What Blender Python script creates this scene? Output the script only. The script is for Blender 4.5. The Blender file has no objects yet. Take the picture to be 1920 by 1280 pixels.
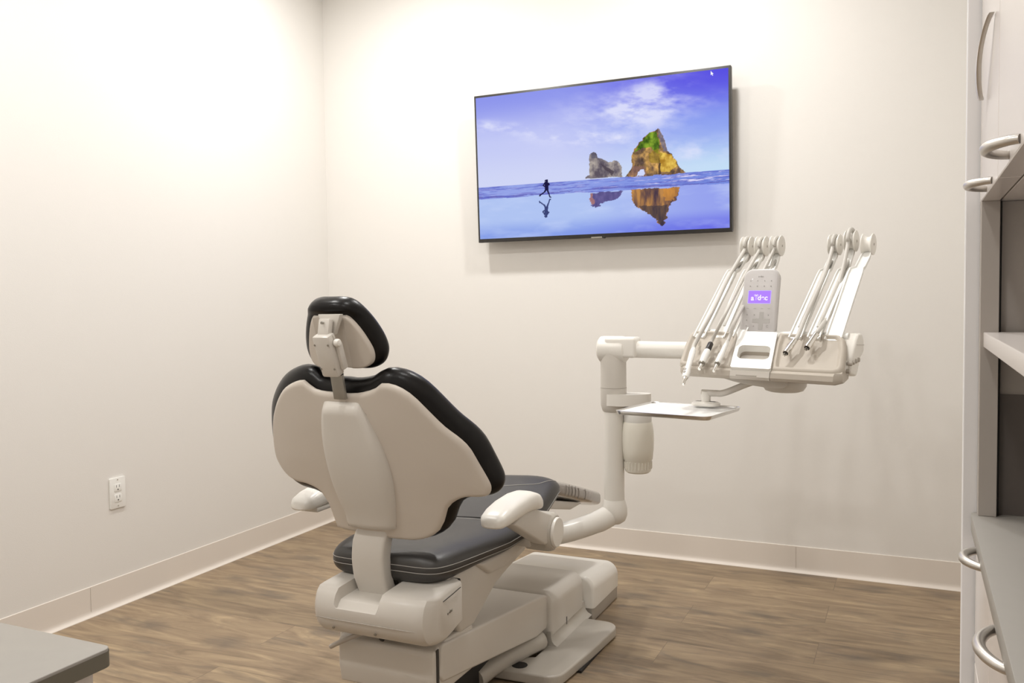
import bpy, bmesh, math, random
import numpy as np
from mathutils import Vector, Matrix
random.seed(4)
PI = math.pi
COL = bpy.context.scene.collection

# ------------------------------------------------------------------ camera
FPX = 1635.9
YAW, PITCH, ROLL = 0.4317, -0.0471, -0.0131
CAM = np.array([2.709, -3.657, 1.117])
_f = np.array([-math.sin(YAW)*math.cos(PITCH), math.cos(YAW)*math.cos(PITCH), math.sin(PITCH)])
_r = np.array([math.cos(YAW), math.sin(YAW), 0.0]); _u = np.cross(_r, _f)
_r2 = math.cos(ROLL)*_r + math.sin(ROLL)*_u
_u2 = -math.sin(ROLL)*_r + math.cos(ROLL)*_u
_r, _u = _r2, _u2
cd = bpy.data.cameras.new('camera'); cam = bpy.data.objects.new('camera', cd); COL.objects.link(cam)
cd.sensor_width = 36; cd.lens = 36*FPX/1920; cd.clip_start = 0.02
cam.matrix_world = Matrix(((_r[0], _u[0], -_f[0], CAM[0]), (_r[1], _u[1], -_f[1], CAM[1]), (_r[2], _u[2], -_f[2], CAM[2]), (0, 0, 0, 1)))
bpy.context.scene.camera = cam

# measuring helpers: where the sight line of a picture point meets a known plane of the room
def ray(x, y): return _f + _r*(x-960)/FPX + _u*(640-y)/FPX
def onp(x, y, n, d0): d = ray(x, y); return CAM + d*((d0-CAM@n)/(d@n))
def onx(x, y, X): return onp(x, y, np.array([1., 0, 0]), X)
def ony(x, y, Y): return onp(x, y, np.array([0, 1., 0]), Y)
def onz(x, y, Z): return onp(x, y, np.array([0, 0, 1.]), Z)

# ------------------------------------------------------------------ materials
def lin(c): return tuple(((v/255)/12.92 if v/255 <= .04045 else ((v/255+.055)/1.055)**2.4) for v in c)
def mat(name, rgb, rough=.5, metal=0, spec=.5, coat=0, bump=0, bscale=200, trans=0, vary=.03, vscale=6, linear=False, sheen=0):
    m = bpy.data.materials.new(name); m.use_nodes = True; nt = m.node_tree; b = nt.nodes['Principled BSDF']
    c = rgb if linear else lin(rgb)
    b.inputs['Roughness'].default_value = rough; b.inputs['Metallic'].default_value = metal
    b.inputs['Specular IOR Level'].default_value = spec; b.inputs['Coat Weight'].default_value = coat
    b.inputs['Transmission Weight'].default_value = trans
    tc = nt.nodes.new('ShaderNodeTexCoord')
    n = nt.nodes.new('ShaderNodeTexNoise'); n.inputs['Scale'].default_value = vscale; n.inputs['Detail'].default_value = 3
    nt.links.new(tc.outputs['Object'], n.inputs['Vector'])
    mx = nt.nodes.new('ShaderNodeMix'); mx.data_type = 'RGBA'
    mx.inputs['A'].default_value = (*[max(0, v*(1-vary)) for v in c], 1); mx.inputs['B'].default_value = (*[min(1, v*(1+vary)) for v in c], 1)
    nt.links.new(n.outputs['Fac'], mx.inputs['Factor']); nt.links.new(mx.outputs['Result'], b.inputs['Base Color'])
    if bump:
        n2 = nt.nodes.new('ShaderNodeTexNoise'); n2.inputs['Scale'].default_value = bscale; n2.inputs['Detail'].default_value = 2
        nt.links.new(tc.outputs['Object'], n2.inputs['Vector'])
        bp = nt.nodes.new('ShaderNodeBump'); bp.inputs['Strength'].default_value = bump; bp.inputs['Distance'].default_value = .002
        nt.links.new(n2.outputs['Fac'], bp.inputs['Height']); nt.links.new(bp.outputs['Normal'], b.inputs['Normal'])
    if sheen:
        b.inputs['Sheen Weight'].default_value = sheen
    return m
def emis(name, rgb, s=1, linear=False):
    m = bpy.data.materials.new(name); m.use_nodes = True; nt = m.node_tree; nt.nodes.clear()
    o = nt.nodes.new('ShaderNodeOutputMaterial'); e = nt.nodes.new('ShaderNodeEmission')
    e.inputs['Color'].default_value = (*(rgb if linear else lin(rgb)), 1); e.inputs['Strength'].default_value = s
    nt.links.new(e.outputs[0], o.inputs[0]); return m

M = {}
M['wall'] = mat('wall_paint', (.83, .805, .765), .75, spec=.25, bump=.12, bscale=350, vary=.006, vscale=1.5, linear=True)
M['ceil'] = mat('ceiling_paint', (.84, .82, .78), .9, spec=.2, linear=True, vary=.01)
M['base'] = mat('vinyl_base', (.78, .715, .645), .42, spec=.4, linear=True, vary=.02, vscale=3)
M['joint'] = mat('joint_shadow', (.62, .56, .50), .6, linear=True)
M['white'] = mat('white_plastic', (.66, .622, .565), .33, spec=.5, linear=True, vary=.015)
M['white2'] = mat('cream_plastic', (.85, .82, .76), .3, spec=.5, linear=True, vary=.01)
M['bright'] = mat('bright_white_plastic', (.88, .87, .83), .35, linear=True, vary=.01)
M['shell'] = mat('shell_plastic', (.62, .56, .49), .38, linear=True, vary=.015)
M['grey'] = mat('grey_plastic', (.47, .43, .38), .42, linear=True, vary=.02)
M['plate'] = mat('grey_base_plastic', (.50, .465, .41), .28, linear=True, vary=.02)
M['leather'] = mat('black_upholstery', (.005, .0042, .004), .30, spec=.26, bump=.1, bscale=420, linear=True, vary=.15, vscale=30)
M['seatleather'] = mat('charcoal_upholstery', (.030, .0275, .0255), .42, spec=.75, bump=.10, bscale=420, linear=True, vary=.12, vscale=30)
M['thread'] = mat('pale_thread', (.45, .43, .40), .8, linear=True)
M['dark'] = mat('dark_void', (.012, .011, .010), .6, linear=True)
M['gap'] = mat('shadow_gap', (.05, .045, .04), .7, linear=True)
M['steelgrey'] = mat('satin_grey_metal', (.34, .32, .28), .35, metal=.6, linear=True)
M['chrome'] = mat('chrome', (.80, .78, .74), .16, metal=1, linear=True, vary=.01)
M['tray'] = mat('polished_steel', (.86, .86, .86), .22, metal=1, linear=True, vary=.01)
M['taupe'] = mat('taupe_silicone', (.50, .45, .385), .55, spec=.3, linear=True, vary=.01)
M['hose'] = mat('hose_rubber', (.58, .555, .51), .45, linear=True, vary=.02)
M['frost'] = mat('frosted_bottle', (.84, .805, .71), .35, linear=True, vary=.02)
M['keypad'] = mat('keypad_grey', (.60, .575, .565), .4, linear=True, vary=.01)
M['keymark'] = mat('keypad_print', (.36, .34, .33), .5, linear=True)
M['keycross'] = mat('keypad_cross', (.47, .45, .43), .45, linear=True)
M['tvbody'] = mat('tv_frame', (.03, .028, .027), .35, linear=True)
M['tvback'] = mat('tv_back', (.30, .28, .25), .5, linear=True)
M['cab'] = mat('cabinet_laminate', (.74, .69, .655), .25, spec=.55, linear=True, vary=.01)
M['cabgrey'] = mat('cabinet_edge_laminate', (.84, .83, .835), .4, linear=True, vary=.01)
M['shadedlam'] = mat('shaded_laminate', (.44, .40, .365), .5, linear=True, vary=.01)  # panel laminate darkened to carry the shade under the wall cabinet
M['darklam'] = mat('dark_grey_laminate', (.12, .102, .092), .5, linear=True, vary=.02)
M['counter'] = mat('grey_counter', (.33, .31, .28), .45, linear=True, vary=.03, vscale=40)
M['counteredge'] = mat('dark_counter_edge', (.15, .138, .108), .4, linear=True, vary=.04)
M['satin'] = mat('satin_nickel', (.62, .59, .55), .32, metal=.85, linear=True)
M['plastwrap'] = mat('clear_vinyl_wrap', (.23, .20, .175), .22, spec=.9, coat=.6, linear=True, bump=.5, bscale=60, vary=.25, vscale=25)
M['purple'] = emis('purple_backlight', (172, 128, 242), 1.15)
M['glow'] = emis('white_backlight', (235, 225, 255), 1.2)
M['led'] = emis('led_white', (255, 255, 255), 1.3)

def floor_mat():
    m = bpy.data.materials.new('vinyl_plank_floor'); m.use_nodes = True; nt = m.node_tree; N = nt.nodes; L = nt.links; b = N['Principled BSDF']
    tc = N.new('ShaderNodeTexCoord')
    br = N.new('ShaderNodeTexBrick'); br.offset = .37; br.inputs['Scale'].default_value = 1
    br.inputs['Brick Width'].default_value = 1.22; br.inputs['Row Height'].default_value = .182; br.inputs['Mortar Size'].default_value = .0012
    br.inputs['Color1'].default_value = (0, 0, 0, 1); br.inputs['Color2'].default_value = (1, 1, 1, 1); br.inputs['Mortar'].default_value = (.5, .5, .5, 1)
    L.new(tc.outputs['Object'], br.inputs['Vector'])
    # grain, offset per plank
    sep = N.new('ShaderNodeSeparateXYZ'); L.new(tc.outputs['Object'], sep.inputs[0])
    add = N.new('ShaderNodeVectorMath'); add.operation = 'ADD'; sc = N.new('ShaderNodeVectorMath'); sc.operation = 'SCALE'; sc.inputs['Scale'].default_value = 7
    L.new(br.outputs['Color'], sc.inputs[0]); L.new(tc.outputs['Object'], add.inputs[0]); L.new(sc.outputs[0], add.inputs[1])
    mp = N.new('ShaderNodeMapping'); mp.inputs['Scale'].default_value = (1.3, 8, 1); L.new(add.outputs[0], mp.inputs['Vector'])
    n1 = N.new('ShaderNodeTexNoise'); n1.inputs['Scale'].default_value = 2.1; n1.inputs['Detail'].default_value = 8; n1.inputs['Roughness'].default_value = .62; n1.inputs['Distortion'].default_value = 1.5
    L.new(mp.outputs[0], n1.inputs['Vector'])
    mp2 = N.new('ShaderNodeMapping'); mp2.inputs['Scale'].default_value = (2.4, 7.5, 1); L.new(add.outputs[0], mp2.inputs['Vector'])
    n2 = N.new('ShaderNodeTexNoise'); n2.inputs['Scale'].default_value = 1.5; n2.inputs['Detail'].default_value = 5; n2.inputs['Distortion'].default_value = 1.6
    L.new(mp2.outputs[0], n2.inputs['Vector'])
    cr = N.new('ShaderNodeValToRGB'); e = cr.color_ramp.elements
    e[0].position = .25; e[0].color = (.165, .12, .074, 1); e[1].position = .72; e[1].color = (.44, .325, .20, 1)
    k = e.new(.45); k.color = (.27, .195, .125, 1); k = e.new(.58); k.color = (.335, .248, .155, 1)
    L.new(n1.outputs['Fac'], cr.inputs['Fac'])
    # grey-green streaks and knots
    cr2 = N.new('ShaderNodeValToRGB'); e = cr2.color_ramp.elements; e[0].position = .555; e[0].color = (0, 0, 0, 1); e[1].position = .75; e[1].color = (1, 1, 1, 1)
    L.new(n2.outputs['Fac'], cr2.inputs['Fac'])
    mx = N.new('ShaderNodeMix'); mx.data_type = 'RGBA'; mx.inputs['B'].default_value = (.125, .105, .085, 1)
    mu = N.new('ShaderNodeMath'); mu.operation = 'MULTIPLY'; mu.inputs[1].default_value = .58
    L.new(cr2.outputs['Color'], mu.inputs[0]); L.new(mu.outputs[0], mx.inputs['Factor']); L.new(cr.outputs['Color'], mx.inputs['A'])
    vo = N.new('ShaderNodeTexVoronoi'); vo.voronoi_dimensions = '2D'; vo.inputs['Scale'].default_value = 1.0; mp3 = N.new('ShaderNodeMapping'); mp3.inputs['Scale'].default_value = (1.9, 3.9, 1)
    dn = N.new('ShaderNodeTexNoise'); dn.inputs['Scale'].default_value = 9; dn.inputs['Detail'].default_value = 4
    L.new(tc.outputs['Object'], dn.inputs['Vector'])
    ds = N.new('ShaderNodeVectorMath'); ds.operation = 'SCALE'; ds.inputs['Scale'].default_value = .10; L.new(dn.outputs['Color'], ds.inputs[0])
    da = N.new('ShaderNodeVectorMath'); da.operation = 'ADD'; L.new(tc.outputs['Object'], da.inputs[0]); L.new(ds.outputs[0], da.inputs[1])
    L.new(da.outputs[0], mp3.inputs['Vector']); L.new(mp3.outputs[0], vo.inputs['Vector'])
    cr3 = N.new('ShaderNodeValToRGB'); e = cr3.color_ramp.elements; e[0].position = .015; e[0].color = (1, 1, 1, 1); e[1].position = .20; e[1].color = (0, 0, 0, 1)
    L.new(vo.outputs['Distance'], cr3.inputs['Fac'])
    mk = N.new('ShaderNodeMath'); mk.operation = 'MULTIPLY'; mk.inputs[1].default_value = .55; L.new(cr3.outputs['Color'], mk.inputs[0])
    mx2 = N.new('ShaderNodeMix'); mx2.data_type = 'RGBA'; mx2.inputs['B'].default_value = (.10, .085, .072, 1)
    L.new(mk.outputs[0], mx2.inputs['Factor']); L.new(mx.outputs['Result'], mx2.inputs['A'])
    # plank tone
    hs = N.new('ShaderNodeHueSaturation'); mr = N.new('ShaderNodeMapRange'); mr.inputs['To Min'].default_value = .86; mr.inputs['To Max'].default_value = 1.12
    L.new(br.outputs['Color'], mr.inputs['Value']); L.new(mr.outputs[0], hs.inputs['Value']); L.new(mx2.outputs['Result'], hs.inputs['Color'])
    mx3 = N.new('ShaderNodeMix'); mx3.data_type = 'RGBA'; mx3.inputs['B'].default_value = (.11, .085, .06, 1)
    mf = N.new('ShaderNodeMath'); mf.operation = 'MULTIPLY'; mf.inputs[1].default_value = .5
    L.new(br.outputs['Fac'], mf.inputs[0]); L.new(mf.outputs[0], mx3.inputs['Factor']); L.new(hs.outputs['Color'], mx3.inputs['A'])
    L.new(mx3.outputs['Result'], b.inputs['Base Color'])
    b.inputs['Roughness'].default_value = .42; b.inputs['Specular IOR Level'].default_value = .35
    bp = N.new('ShaderNodeBump'); bp.inputs['Strength'].default_value = .12; bp.inputs['Distance'].default_value = .002
    L.new(n1.outputs['Fac'], bp.inputs['Height']); L.new(bp.outputs['Normal'], b.inputs['Normal'])
    return m
M['floor'] = floor_mat()

# ------------------------------------------------------------------ objects
def empty(name, loc, label, cat, group=None):
    o = bpy.data.objects.new(name, None); o.location = loc; COL.objects.link(o); o.empty_display_size = .05
    o['label'] = label; o['category'] = cat
    if group: o['group'] = group
    return o
def base_of(p):
    v = Vector((0, 0, 0))
    while p: v += p.location; p = p.parent
    return v
def link(name, me, material, parent=None, label=None, cat=None, group=None, kind=None, smooth=35):
    if material: me.materials.append(M[material] if isinstance(material, str) else material)
    if smooth:
        me.polygons.foreach_set('use_smooth', [True]*len(me.polygons)); me.set_sharp_from_angle(angle=math.radians(smooth))
    o = bpy.data.objects.new(name, me); COL.objects.link(o)
    if parent:
        o.parent = parent; me.transform(Matrix.Translation(-base_of(parent)))
    if label: o['label'] = label
    if cat: o['category'] = cat
    if group: o['group'] = group
    if kind: o['kind'] = kind
    return o
class MB:
    def __init__(s): s.v = []; s.f = []
    def add(s, vs, fs):
        n = len(s.v); s.v += [tuple(float(c) for c in p) for p in vs]; s.f += [tuple(n+i for i in f) for f in fs]; return s
    def box(s, lo, hi, bev=0, seg=3, T=None):
        bm = bmesh.new(); bmesh.ops.create_cube(bm, size=1)
        for v in bm.verts: v.co = Vector(((lo[i]+hi[i])/2+v.co[i]*(hi[i]-lo[i]) for i in range(3)))
        if bev: bmesh.ops.bevel(bm, geom=bm.edges[:], offset=bev, segments=seg, profile=.5, affect='EDGES')
        s.bm(bm, T); return s
    def bm(s, bm, T=None):
        bm.verts.index_update(); vs = [v.co.copy() for v in bm.verts]
        if T: vs = [T(*v) for v in vs]
        s.add(vs, [[v.index for v in f.verts] for f in bm.faces]); bm.free()
    def prism(s, poly, vec, bev=0, seg=3, T=None):
        """closed polygon (3D points) pushed along vec, all edges bevelled"""
        bm = bmesh.new(); a = [bm.verts.new(Vector(tuple(p))) for p in poly]; vec = Vector(tuple(vec))
        b = [bm.verts.new(v.co+vec) for v in a]; n = len(a)
        bm.faces.new(a); bm.faces.new(b[::-1])
        for i in range(n): bm.faces.new((a[i], b[i], b[(i+1) % n], a[(i+1) % n]))
        bmesh.ops.recalc_face_normals(bm, faces=bm.faces[:])
        if bev: bmesh.ops.bevel(bm, geom=bm.edges[:], offset=bev, segments=seg, profile=.5, affect='EDGES', clamp_overlap=True)
        s.bm(bm, T); return s
    def tube(s, path, r, n=14, cap=True, ref=None):
        path = [np.array(p, float) for p in path]; m = len(path); rs = r if hasattr(r, '__len__') else [r]*m
        vs = []; fs = []; prev = None
        for i, p in enumerate(path):
            t = path[min(i+1, m-1)]-path[max(i-1, 0)]; t = t/(np.linalg.norm(t)+1e-12)
            if prev is None:
                a = np.array([0, 0, 1.]) if abs(t[2]) < .9 else np.array([1., 0, 0])
                if ref is not None: a = np.array(ref, float)
                prev = np.cross(t, a)
            prev = prev-(prev@t)*t; prev /= np.linalg.norm(prev); q = np.cross(t, prev)
            for k in range(n): vs.append(p+rs[i]*(math.cos(2*PI*k/n)*prev+math.sin(2*PI*k/n)*q))
        for i in range(m-1):
            for k in range(n): fs.append((i*n+k, i*n+(k+1) % n, (i+1)*n+(k+1) % n, (i+1)*n+k))
        if cap: fs.append(tuple(range(n))[::-1]); fs.append(tuple((m-1)*n+k for k in range(n)))
        return s.add(vs, fs)
    def loft(s, secs, cap=True):
        n = len(secs[0]); vs = [p for sc in secs for p in sc]; fs = []
        for i in range(len(secs)-1):
            for k in range(n): fs.append((i*n+k, i*n+(k+1) % n, (i+1)*n+(k+1) % n, (i+1)*n+k))
        if cap: fs.append(tuple(range(n))[::-1]); fs.append(tuple((len(secs)-1)*n+k for k in range(n)))
        return s.add(vs, fs)
    def lathe(s, prof, o, axis=(0, 0, 1), n=32):
        ax = np.array(axis, float); ax /= np.linalg.norm(ax); a = np.cross(ax, [0, 0, 1.] if abs(ax[2]) < .9 else [1., 0, 0]); a /= np.linalg.norm(a); b = np.cross(ax, a)
        o = np.array(o, float)
        return s.loft([[o+ax*h+max(r, 1e-4)*(math.cos(2*PI*k/n)*a+math.sin(2*PI*k/n)*b) for k in range(n)] for r, h in prof])
    def mesh(s, name):
        me = bpy.data.meshes.new(name); me.from_pydata(s.v, [], s.f); me.update()
        bm = bmesh.new(); bm.from_mesh(me); bmesh.ops.recalc_face_normals(bm, faces=bm.faces[:]); bm.to_mesh(me); bm.free(); return me
    def build(s, name, material, parent=None, **k):
        return link(name, s.mesh(name), material, parent, **k)

def spline(pts, n=8, closed=False):
    P = [np.array(p, float) for p in pts]; m = len(P); out = []
    rng = m if closed else m-1
    for i in range(rng):
        if closed: p0, p1, p2, p3 = P[(i-1) % m], P[i], P[(i+1) % m], P[(i+2) % m]
        else: p1, p2 = P[i], P[i+1]; p0 = P[i-1] if i > 0 else 2*p1-p2; p3 = P[i+2] if i+2 < m else 2*p2-p1
        for k in range(n):
            t = k/n; out.append(.5*((2*p1)+(p2-p0)*t+(2*p0-5*p1+4*p2-p3)*t*t+(3*p1-p0-3*p2+p3)*t**3))
    if not closed: out.append(P[-1])
    return out
def rrect(w, h, r, n=6, cx=0, cy=0):
    out = []
    for (sx, sy, a0) in ((1, 1, 0), (-1, 1, 90), (-1, -1, 180), (1, -1, 270)):
        for k in range(n+1):
            a = math.radians(a0+90*k/n); out.append((cx+sx*(w/2-r)+r*math.cos(a), cy+sy*(h/2-r)+r*math.sin(a)))
    return out
def offset_poly(P, d):
    P = np.array(P, float); a = np.roll(P, 1, 0); b = np.roll(P, -1, 0); t = b-a; t /= np.linalg.norm(t, axis=1)[:, None]+1e-9
    n = np.stack([t[:, 1], -t[:, 0]], 1); area = np.sum(P[:, 0]*np.roll(P[:, 1], -1)-np.roll(P[:, 0], -1)*P[:, 1])
    if area < 0: n = -n
    d = np.array(d) if hasattr(d, '__len__') else d
    return P+n*(d[:, None] if hasattr(d, '__len__') else d)
def pillow(outline, S, hf, hb, nu=56, nv=44):
    """outline in (u,v), one top and one bottom per u; S(u,v,w) -> point; hf/hb(d,u,v) give front/back height over the mid surface"""
    P = np.array(outline, float); A = P; B = np.roll(P, -1, 0)
    u0, u1 = P[:, 0].min(), P[:, 0].max()
    us = u0+(u1-u0)*(.5-.5*np.cos(np.linspace(0, PI, nu+1))); us[0] += 1e-5; us[-1] -= 1e-5
    ts = .5-.5*np.cos(np.linspace(0, PI, nv+1))
    mb = MB(); vs = []; idx = {}
    def dist(u, v):
        q = np.array([u, v]); AB = B-A; t = np.clip(((q-A)*AB).sum(1)/((AB*AB).sum(1)+1e-12), 0, 1)
        return np.sqrt((((A+AB*t[:, None])-q)**2).sum(1).min())
    F = []; Bk = []
    for i, u in enumerate(us):
        m = ((A[:, 0] <= u) & (B[:, 0] > u)) | ((B[:, 0] <= u) & (A[:, 0] > u))
        v = A[m, 1]+(B[m, 1]-A[m, 1])*(u-A[m, 0])/(B[m, 0]-A[m, 0]+1e-12); lo, hi = v.min(), v.max()
        for j, t in enumerate(ts):
            vv = lo+(hi-lo)*t
            if j in (0, nv) or i in (0, nu): idx[(i, j, 0)] = idx[(i, j, 1)] = len(vs); vs.append(S(u, vv, 0)); continue
            d = dist(u, vv)
            idx[(i, j, 0)] = len(vs); vs.append(S(u, vv, hf(d, u, vv))); idx[(i, j, 1)] = len(vs); vs.append(S(u, vv, -hb(d, u, vv)))
    fs = []
    for i in range(nu):
        for j in range(nv):
            for s_ in (0, 1):
                q = [idx[(i, j, s_)], idx[(i+1, j, s_)], idx[(i+1, j+1, s_)], idx[(i, j+1, s_)]]
                if s_: q = q[::-1]
                r_ = []
                for k in q:
                    if k not in r_: r_.append(k)
                if len(r_) > 2: fs.append(r_)
    mb.add(vs, fs); return mb
def rnd(d, r): return 1.0 if d >= r else math.sqrt(max(0, 1-(1-d/r)**2))
def text_mesh(name, s, size, T, material, parent, bold=0.0, ext=.0004):
    cu = bpy.data.curves.new(name, 'FONT'); cu.body = s; cu.size = size; cu.extrude = ext; cu.offset = bold; cu.align_x = 'CENTER'; cu.align_y = 'CENTER'
    o = bpy.data.objects.new(name, cu); COL.objects.link(o); dg = bpy.context.evaluated_depsgraph_get(); me = bpy.data.meshes.new_from_object(o.evaluated_get(dg))
    bpy.data.objects.remove(o)
    for v in me.vertices: v.co = Vector(tuple(T(*v.co)))
    return link(name, me, material, parent, smooth=0)

# ------------------------------------------------------------------ room
H = 2.74; XR = 3.36; YF = -4.3; LWA = .014
def st(name, mb, m, **k): return mb.build(name, m, kind='structure', **k)
st('floor', MB().box((-.4, YF-.1, -.05), (XR+.1, .1, 0)), 'floor')
st('ceiling', MB().box((-.3, YF-.1, H), (XR+.1, .1, H+.05)), 'ceil')
st('wall_back', MB().box((-.1, 0, 0), (XR+.1, .1, H)), 'wall')
sx = math.sin(LWA)*4.4
st('wall_left', MB().prism([(0, 0, 0), (sx, -4.4, 0), (sx-.1, -4.4, 0), (-.1, 0, 0)], (0, 0, H)), 'wall')
st('wall_right', MB().box((XR, YF, 0), (XR+.1, 0, H)), 'wall')
st('wall_front', MB().box((-.1, YF-.1, 0), (XR, YF, H)), 'wall')
HB = .1067
def cove(p0, p1, nrm):
    """rolled vinyl base: flat face, fine top lip and flared toe"""
    prof = [(0, 0), (.019, 0), (.0185, .0016), (.0125, .0035), (.0075, .0075), (.0050, .013), (.0042, .022), (.0045, HB-.004), (.0042, HB-.001), (.0030, HB), (0, HB)]
    p0 = np.array(p0, float); p1 = np.array(p1, float); n = np.array(nrm, float)
    return MB().loft([[p+n*a+np.array([0, 0, b]) for a, b in prof] for p in (p0, p1)])
bb = st('baseboard_back', cove((0, 0, 0), (2.93, 0, 0), (0, -1, 0)), 'base')
bl = st('baseboard_left', cove((0, 0, 0), (math.sin(LWA)*4.2, -4.2, 0), (1, LWA, 0)), 'base')
# butt joints of the base strips
for o_, pts in ((bb, [(ony(1492, 1050, -.004)[0], 'y')]), (bl, [(onx(168, 1120, .02)[1], 'x')])):
    for c_, ax in pts:
        if ax == 'y': MB().box((c_-.0006, -.0055, .016), (c_+.0006, -.0040, HB-.003)).build('joint_line', 'joint', o_)
        else: MB().box((math.sin(LWA)*-c_+.004, c_-.0006, .016), (math.sin(LWA)*-c_+.0056, c_+.0006, HB-.003)).build('joint_line', 'joint', o_)

# ------------------------------------------------------------------ wall outlet
ox = math.sin(LWA)*1.35
out = empty('wall_outlet', (ox, -1.352, .366), 'white double electrical outlet plate low on the left wall', 'outlet')
def OT(a, b, c): return (ox+.0008+c, -1.352-a*-1, .422+b)   # a: along wall toward corner
pl = MB(); pl.prism([OT(a, b, 0) for a, b in rrect(.070, .114, .004, 4)], (.0055, 0, 0), .0018, 3); pl.build('cover_plate', 'bright', out)
for s_ in (1, -1):
    sk = MB(); sk.prism([OT(a, b+s_*.0195, .004) for a, b in rrect(.034, .030, .006, 5)], (.0026, 0, 0), .0006, 2)
    so = sk.build('socket', 'bright', out)
    sl = MB()
    for a, w in ((-.0065, .0016), (.0065, .0016)): sl.box(OT(a-w/2, s_*.0195+.001, .0064), OT(a+w/2, s_*.0195+.010, .0070))
    sl.tube([OT(0, s_*.0195-.007, .0062), OT(0, s_*.0195-.007, .0071)], .0026, 10)
    sl.build('slot', 'gap', so)
for s_ in (1, -1): MB().tube([OT(0, s_*.0485, .005), OT(0, s_*.0485, .0062)], .0028, 12).build('screw', 'grey', out)

# ------------------------------------------------------------------ television
TW, TH = 1.144, 1.144*.575
TC = np.array([1.470, -.0893, 1.710]); ty, tt = .0016, .039
tx = np.array([math.cos(ty), math.sin(ty), 0]); tu = np.array([0, -math.sin(tt), math.cos(tt)]); tn = np.cross(tx, tu)
tn = tn if tn[1] < 0 else -tn
def TT(a, b, c): return TC+tx*a+tu*b+tn*c          # c: towards the room
tv = empty('television', tuple(TC-tu*TH/2), 'flat wall television showing a beach picture with two sea rocks', 'television')
hb = MB(); hb.box((-TW/2, -TH/2, -.028), (TW/2, TH/2, 0), .0025, 2, T=TT); hb.box((-TW/2+.004, -TH/2+.004, -.0285), (TW/2-.0, TH/2-.004, -.012), .001, 1, T=TT)
hb.build('frame', 'tvbody', tv)
MB().box((-TW*.36, -TH*.36, -.060), (TW*.36, TH*.30, -.028), .012, 3, T=TT).build('rear_cover', 'tvback', tv)
MB().box((-.12, -.13, -.086), (.12, .11, -.058), .002, 1, T=TT).build('wall_bracket', 'tvbody', tv)
MB().box((-.028, -TH/2-.003, -.012), (.022, -TH/2+.004, .0012), .0012, 2, T=TT).build('logo_strip', 'steelgrey', tv)
MB().box((.026, -TH/2-.004, -.012), (.034, -TH/2+.004, .0012), .0012, 2, T=TT).build('remote_sensor', 'dark', tv)
# picture
def homography(src, dst):
    A_ = []; b_ = []
    for (x, y), (X, Y) in zip(src, dst):
        A_.append([x, y, 1, 0, 0, 0, -X*x, -X*y]); b_.append(X); A_.append([0, 0, 0, x, y, 1, -Y*x, -Y*y]); b_.append(Y)
    h = np.linalg.solve(np.array(A_, float), np.array(b_, float)); return np.append(h, 1).reshape(3, 3)
HG = homography([(70, 262), (1765, 62), (1773, 1137), (105, 1207)], [(0, 0), (1, 0), (1, 1), (0, 1)])
def SC(pts):
    P = np.array([(x, y, 1) for x, y in pts], float)@HG.T; return P[:, :2]/P[:, 2:]
NX, NY = 640, 358
def vnoise(x, y, seed):
    rs = np.random.RandomState(seed); G = rs.rand(256, 256)
    xi = np.floor(x).astype(int); yi = np.floor(y).astype(int); fx = x-xi; fy = y-yi; fx = fx*fx*(3-2*fx); fy = fy*fy*(3-2*fy)
    g = lambda a, b: G[a % 256, b % 256]
    return (g(xi, yi)*(1-fx)+g(xi+1, yi)*fx)*(1-fy)+(g(xi, yi+1)*(1-fx)+g(xi+1, yi+1)*fx)*fy
def fbm(x, y, seed, o=5):
    s_ = 0; a = .5; t = 0
    for k in range(o): s_ = s_+a*vnoise(x*2**k+k*17, y*2**k+k*31, seed+k); t += a; a *= .55
    return s_/t
def inpoly(s_, t_, P):
    c = np.zeros(s_.shape, bool); n = len(P)
    for i in range(n):
        x0, y0 = P[i]; x1, y1 = P[(i+1) % n]
        if y0 == y1: continue
        k = ((t_ < y0) != (t_ < y1)) & (s_ < (x1-x0)*(t_-y0)/(y1-y0)+x0); c ^= k
    return c
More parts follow.
